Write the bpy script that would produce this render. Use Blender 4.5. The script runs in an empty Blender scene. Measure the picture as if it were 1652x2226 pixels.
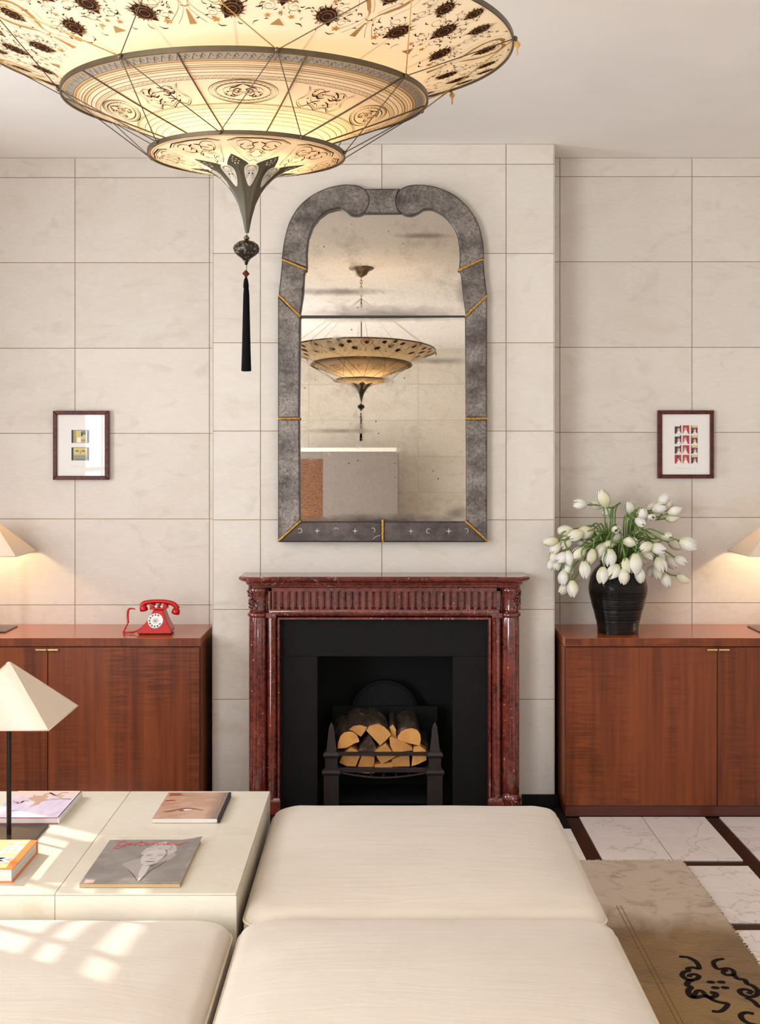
import bpy, bmesh, math, random
from mathutils import Vector, Matrix
from mathutils.geometry import tessellate_polygon

SC = bpy.context.scene
COL = SC.collection
PI = math.pi
rnd = random.Random(7)

# ------------------------------------------------------------------ camera
F, CX, CY, H = 2560.0, 828.0, 985.0, 1.55      # focal length in pixels, vanishing point, eye height
cam_d = bpy.data.cameras.new('camera')
cam = bpy.data.objects.new('camera', cam_d); COL.objects.link(cam)
cam.location = (0, 0, H); cam.rotation_euler = (PI / 2, 0, 0)
cam_d.sensor_fit = 'VERTICAL'; cam_d.sensor_height = 36.0; cam_d.sensor_width = 36.0
cam_d.lens = 36.0 * F / 2226.0
cam_d.shift_x = -(CX - 826.0) / 2226.0
cam_d.shift_y = -(1113.0 - CY) / 2226.0
cam_d.clip_start = 0.05
SC.camera = cam

# ------------------------------------------------------------------ light and exposure
vs = SC.view_settings
vs.view_transform = 'Standard'; vs.look = 'None'; vs.gamma = 1.0; vs.use_curve_mapping = False
vs.exposure = 0.12
CHAND_W = 1.2
cy = SC.cycles
cy.max_bounces = 6; cy.diffuse_bounces = 4; cy.glossy_bounces = 3; cy.transmission_bounces = 4; cy.transparent_max_bounces = 8
cy.caustics_reflective = False; cy.caustics_refractive = False
W = bpy.data.worlds.new('world'); SC.world = W; W.use_nodes = True
bg = W.node_tree.nodes['Background']; bg.inputs[0].default_value = (0.72, 0.84, 1.0, 1); bg.inputs[1].default_value = 1.0

def add_light(name, kind, loc, energy, color, **kw):
    d = bpy.data.lights.new(name, kind); d.energy = energy; d.color = color
    for k, v in kw.items(): setattr(d, k, v)
    o = bpy.data.objects.new(name, d); COL.objects.link(o); o.location = loc
    return o

SUN_H = Vector((0.857, -0.514, 0)).normalized(); SUN_TAN = 0.839
sun = add_light('sun', 'SUN', (-4, 6, 4), 4.2, (1.0, 0.93, 0.84), angle=math.radians(0.6))
sun.rotation_euler = (Vector((SUN_H.x, SUN_H.y, -SUN_TAN))).to_track_quat('-Z', 'Y').to_euler()
def window_light(name, y0, y1, z0, z1, energy, color):
    o = add_light(name, 'AREA', (WXL - 0.16, (y0 + y1) / 2, (z0 + z1) / 2), energy, color, shape='RECTANGLE', size=(z1 - z0), size_y=(y1 - y0))
    o.rotation_euler = Vector((1, 0, 0)).to_track_quat('-Z', 'Y').to_euler()
    o.data.size, o.data.size_y = (y1 - y0), (z1 - z0)
    return o
WXL = -2.35                                   # inner face of the left (window) wall
WIN1 = (3.53, 4.36, 0.95, 2.212)
WIN2 = (-1.80, 1.45, 0.40, 2.40)
FILL_WIN = (1.10, 2.60, 0.50, 2.70)                # window added in the rear wall for fill light: x range, z range
window_light('daylight_near_window', *WIN1, 53, (0.89, 0.945, 1.0))
window_light('daylight_far_window', *WIN2, 280, (0.89, 0.945, 1.0))
o = add_light('rear_window_fill', 'AREA', ((FILL_WIN[0] + FILL_WIN[1]) / 2, -2.76 - 0.16, (FILL_WIN[2] + FILL_WIN[3]) / 2), 8, (0.92, 0.96, 1.0), shape='RECTANGLE', size=FILL_WIN[1] - FILL_WIN[0], size_y=FILL_WIN[3] - FILL_WIN[2])  # soft fill from the added rear window
o.rotation_euler = Vector((0, 1, 0)).to_track_quat('-Z', 'Y').to_euler()

# ------------------------------------------------------------------ helpers
def S(r, g, b):
    """sRGB 0-255 -> linear rgba"""
    f = lambda c: (c / 255 / 12.92) if c / 255 <= 0.04045 else ((c / 255 + 0.055) / 1.055) ** 2.4
    return (f(r), f(g), f(b), 1.0)

def P(x, y, Y):
    """photo pixel (1652x2226) on the plane at depth Y -> point in the room"""
    return Vector(((x - CX) / F * Y, Y, H - (y - CY) / F * Y))

def on_z(x, y, Z):
    """photo pixel on the horizontal plane at height Z"""
    Y = F * (H - Z) / (y - CY)
    return Vector(((x - CX) / F * Y, Y, Z))

class NT:
    def __init__(s, name):
        s.m = bpy.data.materials.new(name); s.m.use_nodes = True
        s.t = s.m.node_tree; s.t.nodes.clear()
        s.out = s.n('ShaderNodeOutputMaterial')
        s.coord = None
    def n(s, typ, **kw):
        nd = s.t.nodes.new(typ)
        for k, v in kw.items(): setattr(nd, k, v)
        return nd
    def l(s, a, b): s.t.links.new(a, b)
    def vec(s, scale, offset_random=0.0):
        if s.coord is None:
            tc = s.n('ShaderNodeTexCoord'); s.coord = tc.outputs['Object']
        src = s.coord
        if offset_random:
            oi = s.n('ShaderNodeObjectInfo')
            mu = s.n('ShaderNodeMath', operation='MULTIPLY'); s.l(oi.outputs['Random'], mu.inputs[0]); mu.inputs[1].default_value = offset_random
            ad = s.n('ShaderNodeVectorMath', operation='ADD'); s.l(src, ad.inputs[0]); s.l(mu.outputs[0], ad.inputs[1]); src = ad.outputs[0]
        mp = s.n('ShaderNodeMapping')
        if not isinstance(scale, (tuple, list)): scale = (scale,) * 3
        mp.inputs['Scale'].default_value = scale
        s.l(src, mp.inputs['Vector']); return mp.outputs[0]
    def noise(s, scale, detail=3, dist=0.0, rough=0.55, orand=0.0):
        nd = s.n('ShaderNodeTexNoise'); nd.inputs['Scale'].default_value = 1.0
        nd.inputs['Detail'].default_value = detail; nd.inputs['Distortion'].default_value = dist; nd.inputs['Roughness'].default_value = rough
        s.l(s.vec(scale, orand), nd.inputs['Vector']); return nd.outputs['Fac']
    def voro(s, scale, feature='F1', out='Distance', orand=0.0, randomness=1.0):
        nd = s.n('ShaderNodeTexVoronoi', feature=feature); nd.inputs['Scale'].default_value = 1.0; nd.inputs['Randomness'].default_value = randomness
        s.l(s.vec(scale, orand), nd.inputs['Vector']); return nd.outputs[out]
    def wave(s, scale, dist=3, detail=3, dscale=1.0, axis='X', orand=0.0):
        nd = s.n('ShaderNodeTexWave', bands_direction=axis); nd.inputs['Scale'].default_value = 1.0
        nd.inputs['Distortion'].default_value = dist; nd.inputs['Detail'].default_value = detail; nd.inputs['Detail Scale'].default_value = dscale
        s.l(s.vec(scale, orand), nd.inputs['Vector']); return nd.outputs['Fac']
    def rng(s, fac, lo, hi, a=0.0, b=1.0):
        nd = s.n('ShaderNodeMapRange'); nd.clamp = True
        s.l(fac, nd.inputs[0]); nd.inputs[1].default_value = lo; nd.inputs[2].default_value = hi; nd.inputs[3].default_value = a; nd.inputs[4].default_value = b
        return nd.outputs[0]
    def math(s, op, a, b):
        nd = s.n('ShaderNodeMath', operation=op)
        for i, v in enumerate((a, b)):
            if isinstance(v, (int, float)): nd.inputs[i].default_value = v
            else: s.l(v, nd.inputs[i])
        return nd.outputs[0]
    def mix(s, fac, a, b, blend='MIX'):
        nd = s.n('ShaderNodeMix', data_type='RGBA', blend_type=blend)
        for i, v in ((0, fac), (6, a), (7, b)):
            if isinstance(v, (int, float)): nd.inputs[i].default_value = v
            elif isinstance(v, tuple): nd.inputs[i].default_value = v
            else: s.l(v, nd.inputs[i])
        return nd.outputs[2]
    def vary(s, col, amount):
        oi = s.n('ShaderNodeObjectInfo'); v = s.rng(oi.outputs['Random'], 0, 1, 1 - amount, 1 + amount)
        hs = s.n('ShaderNodeHueSaturation'); s.l(v, hs.inputs['Value'])
        if isinstance(col, tuple): hs.inputs['Color'].default_value = col
        else: s.l(col, hs.inputs['Color'])
        return hs.outputs[0]
    def bsdf(s, col, rough=0.5, metal=0.0, spec=0.5, bump=None, coat=0.0, sheen=0.0, **extra):
        b = s.n('ShaderNodeBsdfPrincipled')
        for key, v in (('Base Color', col), ('Roughness', rough), ('Metallic', metal), ('Specular IOR Level', spec), ('Coat Weight', coat), ('Sheen Weight', sheen)):
            if isinstance(v, (int, float, tuple)): b.inputs[key].default_value = v
            else: s.l(v, b.inputs[key])
        b.inputs['Coat Roughness'].default_value = 0.12
        for k, v in extra.items(): b.inputs[k].default_value = v
        if bump:
            bn = s.n('ShaderNodeBump'); s.l(bump[0], bn.inputs['Height']); bn.inputs['Strength'].default_value = bump[1]; bn.inputs['Distance'].default_value = bump[2] if len(bump) > 2 else 0.01
            s.l(bn.outputs[0], b.inputs['Normal'])
        s.l(b.outputs[0], s.out.inputs[0]); return b

def plain(name, col, rough=0.5, metal=0.0, spec=0.5, nz=0.06, nscale=30, coat=0.0, **kw):
    t = NT(name); f = t.noise(nscale, 3)
    dark = tuple(c * (1 - nz * 2.2) for c in col[:3]) + (1,)
    c = t.mix(t.rng(f, 0.35, 0.7), col, dark)
    t.bsdf(c, rough, metal, spec, coat=coat, **kw); return t.m

MAT = {}
def build_materials():
    # parchment (goatskin) sheets of the walls and the low table
    def parchment(name, base, stain, rough, orand=30.0):
        t = NT(name)
        c = t.vary(base, 0.035)
        c = t.mix(t.math('MULTIPLY', t.rng(t.noise((2.2, 2.2, 3.2), 5, 1.2, orand=orand), 0.46, 0.78), 0.55), c, stain)
        c = t.mix(t.math('MULTIPLY', t.rng(t.noise((4, 4, 7), 6, 1.6, orand=orand), 0.56, 0.80), 0.55), c, tuple(k * 0.80 for k in stain[:3]) + (1,))
        c = t.mix(t.math('MULTIPLY', t.rng(t.noise((30, 30, 70), 4, orand=orand), 0.45, 0.75), 0.10), c, S(255, 250, 240))
        t.bsdf(c, rough, spec=0.35, bump=(t.noise((14, 14, 22), 4, orand=orand), 0.06, 0.01)); return t.m
    MAT['parch'] = parchment('wall_parchment', S(217, 208, 197), S(205, 190, 169), 0.55)
    MAT['parch_table'] = parchment('table_parchment', S(222, 212, 194), S(210, 196, 168), 0.32)
    MAT['joint'] = plain('joint_ochre', S(176, 150, 112), 0.8)
    MAT['ceiling'] = plain('ceiling_paint', S(240, 234, 228), 0.85, nz=0.02, nscale=3)
    MAT['plaster'] = plain('plaster_paint', S(236, 228, 220), 0.8, nz=0.03, nscale=2)
    # dark floor stone and marble
    MAT['dark_stone'] = plain('dark_brown_stone', S(46, 24, 16), 0.25, nz=0.2, nscale=18)
    t = NT('white_marble')
    n1 = t.noise((2.6, 3.4, 3), 5, 0.9, orand=40); v1 = t.math('ABSOLUTE', t.math('SUBTRACT', n1, 0.5), 0)
    n2 = t.noise((7, 5, 5), 5, 1.0, orand=70); v2 = t.math('ABSOLUTE', t.math('SUBTRACT', n2, 0.5), 0)
    c = t.vary(S(244, 236, 230), 0.05)
    c = t.mix(t.rng(v1, 0.0, 0.010, 0.55, 0.0), c, S(160, 150, 146))
    c = t.mix(t.rng(v2, 0.0, 0.010, 0.22, 0.0), c, S(170, 158, 150))
    c = t.mix(t.math('MULTIPLY', t.rng(t.noise(6, 3, orand=20), 0.4, 0.7), 0.25), c, S(214, 204, 198))
    t.bsdf(c, 0.22, spec=0.5); MAT['marble'] = t.m
    # cabinet veneer with a rippled figure
    def veneer(name, base, dark, light, rough, coat=0.04):
        t = NT(name)
        g = t.noise((38, 38, 1.3), 5, 0.4, orand=12)
        c = t.mix(t.rng(g, 0.32, 0.70), base, dark)
        c = t.mix(t.math('MULTIPLY', t.rng(t.noise((5, 5, 0.7), 3, 0.3, orand=5), 0.45, 0.72), 0.65), c, light)
        rip = t.rng(t.noise((7, 7, 95), 2, 0.3, orand=9), 0.40, 0.62)
        msk = t.rng(t.noise((7, 7, 1.1), 2, 0.6, orand=3), 0.45, 0.66)
        c = t.mix(t.math('MULTIPLY', t.math('MULTIPLY', rip, msk), 0.62), c, tuple(k * 0.55 for k in dark[:3]) + (1,))
        t.bsdf(c, rough, spec=0.3, coat=coat); return t.m
    MAT['veneer'] = veneer('figured_wood_veneer', S(124, 58, 25), S(84, 36, 15), S(146, 74, 34), 0.34)
    MAT['veneer_top'] = plain('polished_wood_top', S(176, 86, 38), 0.20, spec=0.4, nz=0.06, nscale=(3, 60, 3), coat=0.25)
    MAT['plinth'] = plain('dark_wood_plinth', S(84, 34, 20), 0.3, nz=0.1, nscale=(2, 2, 60))
    MAT['brass'] = plain('brushed_brass', S(214, 184, 120), 0.25, 1.0, nz=0.03)
    # red speckled marble of the fireplace
    t = NT('red_speckled_marble')
    c = t.mix(t.rng(t.noise(60, 6, 0.6), 0.38, 0.66), S(116, 44, 34), S(60, 20, 19))
    c = t.mix(t.math('MULTIPLY', t.rng(t.noise(9, 4, 0.5), 0.45, 0.7), 0.5), c, S(138, 60, 44))
    sp = t.rng(t.voro(52), 0.07, 0.16, 1.0, 0.0)
    sp = t.math('MULTIPLY', sp, t.rng(t.noise(26, 2), 0.53, 0.60))
    c = t.mix(sp, c, S(226, 190, 170))
    vn = t.math('ABSOLUTE', t.math('SUBTRACT', t.noise((6, 6, 5), 4, 2.0), 0.5), 0)
    c = t.mix(t.math('MULTIPLY', t.rng(vn, 0, 0.006, 1, 0), t.rng(t.noise(3.1, 1), 0.60, 0.64)), c, S(220, 180, 160))
    t.bsdf(c, 0.14, spec=0.6, coat=0.5); MAT['porphyry'] = t.m
    MAT['slate'] = plain('black_slate', S(15, 12, 11), 0.6, spec=0.2, nz=0.18, nscale=14)
    MAT['soot'] = plain('sooty_iron', S(16, 14, 13), 0.8, nz=0.25, nscale=12)
    MAT['iron'] = plain('cast_iron', S(48, 37, 36), 0.5, 0.3, nz=0.15, nscale=40)
    # firewood
    t = NT('cut_wood')
    rad = t.n('ShaderNodeTexWave', wave_type='RINGS', rings_direction='Y')
    rad.inputs['Scale'].default_value = 42; rad.inputs['Distortion'].default_value = 3.0; rad.inputs['Detail'].default_value = 3; t.l(t.vec(1.0), rad.inputs['Vector'])
    c = t.mix(t.math('MULTIPLY', rad.outputs['Fac'], 0.45), S(232, 170, 96), S(198, 128, 58))
    c = t.mix(t.math('MULTIPLY', t.rng(t.noise(22, 5, orand=9), 0.45, 0.75), 0.5), c, S(176, 104, 46))
    t.bsdf(t.vary(c, 0.18), 0.75, bump=(t.noise((120, 120, 30), 4, orand=5), 0.4, 0.004)); MAT['cutwood'] = t.m
    t = NT('tree_bark')
    c = t.mix(t.rng(t.noise((40, 9, 40), 6, 1.0, orand=7), 0.35, 0.7), S(84, 62, 46), S(40, 28, 22))
    c = t.mix(t.math('MULTIPLY', t.rng(t.noise(16, 4, orand=11), 0.60, 0.68), 0.8), c, S(150, 126, 98))
    t.bsdf(c, 0.9, bump=(t.noise((60, 14, 60), 5, 0.8, orand=7), 0.9, 0.012)); MAT['bark'] = t.m
    # antique mirror
    def antique(name, silver, tarnish, rough, lo, hi, speck, metal=1.0, smears=()):
        t = NT(name)
        blot = t.rng(t.noise((9, 9, 11), 8, 0.15, 0.68, orand=15), lo, hi)
        grain = t.rng(t.noise(90, 5, 0.0, 0.7, orand=4), 0.42, 0.66)
        c = t.mix(blot, silver, tarnish)
        c = t.mix(t.math('MULTIPLY', grain, speck), c, S(58, 50, 46))
        dots = t.math('MULTIPLY', t.rng(t.voro(26, orand=3), 0.06, 0.11, 1, 0), t.rng(t.noise(7, 2, orand=8), 0.52, 0.60))
        c = t.mix(t.math('MULTIPLY', dots, 0.85), c, S(40, 34, 30))
        sm = None
        for (x0, z0, ax_, bz, k) in smears:                # cloudy smears where the silvering has perished
            mp = t.n('ShaderNodeMapping'); mp.inputs['Location'].default_value = (-x0 / ax_, 0, -z0 / bz); mp.inputs['Scale'].default_value = (1 / ax_, 0, 1 / bz)
            t.l(t.vec(1.0), mp.inputs['Vector']); ln = t.n('ShaderNodeVectorMath', operation='LENGTH'); t.l(mp.outputs[0], ln.inputs[0])
            q = t.math('MULTIPLY', t.rng(t.math('ADD', ln.outputs['Value'], t.math('MULTIPLY', t.math('SUBTRACT', t.noise((14, 14, 30), 5, 0.5), 0.5), 0.9)), 0.2, 1.0, k, 0.0), 1.0)
            sm = q if sm is None else t.math('MAXIMUM', sm, q)
        if sm is not None: c = t.mix(sm, c, S(74, 66, 62)); blot = t.math('MAXIMUM', blot, sm)
        r = t.math('ADD', t.math('MULTIPLY', blot, 0.22), rough)
        t.bsdf(c, r, metal); return t.m
    MAT['mirror_low'] = antique('antique_mirror_glass', S(196, 188, 176), S(152, 143, 132), 0.012, 0.54, 0.92, 0.10, smears=((0.257, 0.255, 0.14, 0.020, .5), (-0.185, -0.05, 0.18, 0.014, .5), (0.0, -0.452, 0.50, 0.045, .85), (0.33, -0.41, 0.07, 0.045, .6), (-0.38, -0.1, 0.025, 0.40, .55), (0.38, 0.1, 0.022, 0.45, .55), (0.0, 0.452, 0.5, 0.030, .6)))
    MAT['mirror_up'] = antique('antique_mirror_glass_upper', S(196, 188, 176), S(152, 143, 132), 0.012, 0.52, 0.88, 0.12, smears=((0.175, 0.115, 0.15, 0.016, .6), (-0.20, -0.129, 0.26, 0.020, .65), (0.0, -0.235, 0.50, 0.055, .6), (0.36, -0.13, 0.05, 0.10, .5)))
    MAT['mirror_frame'] = antique('tarnished_mirror_glass', S(150, 142, 135), S(84, 76, 71), 0.30, 0.36, 0.66, 0.70, 0.6)
    MAT['mirror_dark'] = antique('dark_tarnished_glass', S(110, 100, 96), S(74, 64, 62), 0.28, 0.30, 0.60, 0.35, 0.6)
    MAT['mirror_edge'] = plain('black_glass_edge', S(38, 32, 30), 0.4)
    MAT['etch'] = plain('etched_silver', S(196, 186, 176), 0.4)
    t = NT('rough_gilding')
    c = t.mix(t.rng(t.noise(160, 3), 0.35, 0.65), S(222, 176, 92), S(150, 104, 40))
    t.bsdf(c, 0.45, 0.7, bump=(t.noise(220, 2), 0.8, 0.004)); MAT['gilt'] = t.m
    # pictures
    t = NT('mahogany_frame')
    c = t.mix(t.rng(t.noise((60, 60, 60), 4, orand=5), 0.38, 0.66), S(96, 34, 22), S(50, 16, 14))
    t.bsdf(c, 0.35, spec=0.3); MAT['mahogany'] = t.m
    MAT['mat_board'] = plain('mat_board', S(236, 230, 224), 0.8, nz=0.01)
    t = NT('picture_glass')
    tr = t.n('ShaderNodeBsdfTransparent'); gl = t.n('ShaderNodeBsdfGlossy'); gl.inputs['Roughness'].default_value = 0.02
    mx = t.n('ShaderNodeMixShader'); mx.inputs[0].default_value = 0.014
    t.l(tr.outputs[0], mx.inputs[1]); t.l(gl.outputs[0], mx.inputs[2]); t.l(mx.outputs[0], t.out.inputs[0]); MAT['glass'] = t.m
    # upholstery
    t = NT('cream_silk_upholstery')
    c = t.mix(t.math('MULTIPLY', t.rng(t.noise((2.2, 4.0, 3), 4, 1.0, orand=20), 0.42, 0.75), 0.5), S(207, 192, 175), S(194, 177, 157))
    c = t.mix(t.math('MULTIPLY', t.rng(t.noise((6, 40, 10), 4, 0.6, orand=9), 0.55, 0.8), 0.18), c, S(172, 154, 132))
    wr = t.math('ADD', t.noise((2.5, 14, 5), 4, 1.4, orand=10), t.math('MULTIPLY', t.noise(420, 2), 0.08))
    t.bsdf(c, 0.62, spec=0.3, sheen=0.25, bump=(wr, 0.10, 0.03)); MAT['silk'] = t.m
    MAT['piping'] = plain('cream_piping', S(226, 208, 178), 0.6)
    MAT['dark_wood'] = plain('dark_wood', S(44, 28, 20), 0.4)
    # rug
    t = NT('silk_rug')
    c = t.mix(t.rng(t.noise((1.7, 1.7, 1), 5, 0.9), 0.38, 0.64), S(146, 110, 52), S(112, 78, 30))
    c = t.mix(t.math('MULTIPLY', t.rng(t.noise((6, 12, 3), 6, 1.6), 0.52, 0.76), 0.65), c, S(84, 60, 32))
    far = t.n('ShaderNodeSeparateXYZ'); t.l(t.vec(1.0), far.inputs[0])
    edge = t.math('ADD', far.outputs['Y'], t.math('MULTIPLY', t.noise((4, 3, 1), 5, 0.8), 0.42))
    c = t.mix(t.rng(edge, 1.36, 1.58), c, t.mix(t.rng(t.noise((9, 12, 3), 5, 1.6), 0.5, 0.76), S(190, 168, 145), S(142, 114, 86)))  # paler far end: pile sheen painted into the rug colour
    t.bsdf(c, 0.9, spec=0.15, sheen=0.3, bump=(t.noise((90, 90, 90), 3, 0.4), 0.5, 0.006)); MAT['rug'] = t.m
    MAT['rug_ink'] = plain('rug_black_wool', S(34, 26, 24), 0.95, spec=0.1)
    MAT['rug_line'] = plain('rug_carved_line', S(122, 92, 52), 0.95, spec=0.1)
    # chandelier
    def cloth(name, col, trans, col2, warm):
        t = NT(name)
        c = t.mix(t.math('MULTIPLY', t.rng(t.noise(7, 3), 0.4, 0.7), 0.2), col, warm)
        d = t.n('ShaderNodeBsdfDiffuse'); t.l(c, d.inputs[0])
        tr = t.n('ShaderNodeBsdfTranslucent'); tr.inputs[0].default_value = col2
        mx = t.n('ShaderNodeMixShader'); mx.inputs[0].default_value = trans
        t.l(d.outputs[0], mx.inputs[1]); t.l(tr.outputs[0], mx.inputs[2]); t.l(mx.outputs[0], t.out.inputs[0]); return t.m
    MAT['silkshade'] = cloth('painted_silk', S(240, 228, 206), 0.50, S(222, 200, 164), S(234, 218, 190))
    MAT['shade'] = cloth('cream_lampshade', S(242, 232, 216), 0.27, S(250, 226, 186), S(238, 226, 206))
    def ink(name, col): 
        t = NT(name)
        d = t.n('ShaderNodeBsdfDiffuse'); d.inputs[0].default_value = col
        tr = t.n('ShaderNodeBsdfTranslucent'); tr.inputs[0].default_value = tuple(k * 0.8 for k in col[:3]) + (1,)
        mx = t.n('ShaderNodeMixShader'); mx.inputs[0].default_value = 0.35
        t.l(d.outputs[0], mx.inputs[1]); t.l(tr.outputs[0], mx.inputs[2]); t.l(mx.outputs[0], t.out.inputs[0]); return t.m
    MAT['ink_dark'] = ink('print_dark_brown', S(66, 42, 34))
    MAT['ink_black'] = ink('print_black', S(38, 34, 30))
    MAT['ink_tan'] = ink('print_tan', S(184, 146, 96))
    MAT['ink_orange'] = ink('print_ochre', S(214, 152, 84))
    MAT['ink_line'] = ink('print_fine_brown', S(98, 74, 52))
    MAT['ink_grey'] = ink('print_grey', S(176, 164, 148))
    MAT['bronze'] = plain('dark_bronze', S(96, 82, 60), 0.38, 0.6, nz=0.1)
    MAT['finial'] = plain('olive_grey_lacquer', S(74, 66, 50), 0.5, spec=0.3, nz=0.08)
    MAT['cord'] = plain('bronze_cord', S(82, 66, 44), 0.7)
    MAT['gold_cord'] = plain('gold_cord', S(196, 148, 72), 0.5)
    MAT['black_thread'] = plain('black_silk_thread', S(12, 10, 10), 0.9, spec=0.1, nz=0.2, nscale=(300, 300, 3))
    t = NT('black_gold_glass')
    c = t.mix(t.rng(t.voro(140), 0.15, 0.4), S(120, 98, 60), S(24, 20, 18)); t.bsdf(c, 0.3, 0.3); MAT['bead'] = t.m
    MAT['red_bead'] = plain('dark_red_bead', S(78, 26, 20), 0.3)
    # small things
    MAT['red'] = plain('red_bakelite', S(188, 14, 16), 0.24, spec=0.4, nz=0.05)
    MAT['white'] = plain('white_enamel', S(236, 232, 224), 0.35, nz=0.02)
    MAT['black'] = plain('black_rubber', S(18, 16, 16), 0.6)
    MAT['chrome'] = plain('chrome', S(220, 214, 206), 0.15, 1.0, nz=0.02)
    MAT['gunmetal'] = plain('dark_patinated_steel', S(44, 36, 34), 0.28, 0.7, nz=0.12)
    MAT['plate'] = plain('dark_steel_plate', S(74, 64, 58), 0.22, 0.6, nz=0.1)
    t = NT('black_glazed_stoneware')
    c = t.mix(t.rng(t.noise(50, 4), 0.62, 0.74), S(11, 8, 8), S(44, 32, 29)); t.bsdf(c, 0.22, spec=0.4, coat=0.1, bump=(t.wave((0.01, 0.01, 62), 0.6, 2, 1, 'Z'), 0.6, 0.004)); MAT['vase'] = t.m
    t = NT('white_tulip_petal')
    oi = t.n('ShaderNodeObjectInfo')
    c = t.mix(t.rng(oi.outputs['Random'], 0.45, 1.25), S(248, 245, 238), S(236, 226, 176))
    sep = t.n('ShaderNodeSeparateXYZ'); t.l(t.vec(1.0), sep.inputs[0])
    c = t.mix(t.rng(sep.outputs['Z'], 0.0, 0.020, 0.6, 0.0), c, S(196, 204, 120))
    d = t.n('ShaderNodeBsdfPrincipled'); t.l(c, d.inputs['Base Color']); d.inputs['Roughness'].default_value = 0.5
    tr = t.n('ShaderNodeBsdfTranslucent'); t.l(c, tr.inputs[0])
    mx = t.n('ShaderNodeMixShader'); mx.inputs[0].default_value = 0.25
    t.l(d.outputs[0], mx.inputs[1]); t.l(tr.outputs[0], mx.inputs[2]); t.l(mx.outputs[0], t.out.inputs[0]); MAT['petal'] = t.m
    MAT['petal_heart'] = plain('tulip_stamens', S(150, 96, 50), 0.7)
    MAT['stem'] = plain('green_stem', S(108, 140, 58), 0.5, nz=0.2, nscale=40)
    MAT['leaf'] = plain('green_leaf', S(64, 92, 44), 0.5, nz=0.2, nscale=20)
    MAT['paper'] = plain('page_edges', S(222, 214, 206), 0.8, nz=0.08, nscale=(3, 3, 700))
    MAT['paper_tan'] = plain('aged_page_edges', S(196, 160, 112), 0.8, nz=0.1, nscale=(3, 3, 700))
    MAT['bulb'] = None
    t = NT('lit_bulb'); e = t.n('ShaderNodeEmission'); e.inputs[0].default_value = (1, 0.78, 0.5, 1); e.inputs[1].default_value = 30; t.l(e.outputs[0], t.out.inputs[0]); MAT['bulb'] = t.m
build_materials()

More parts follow.
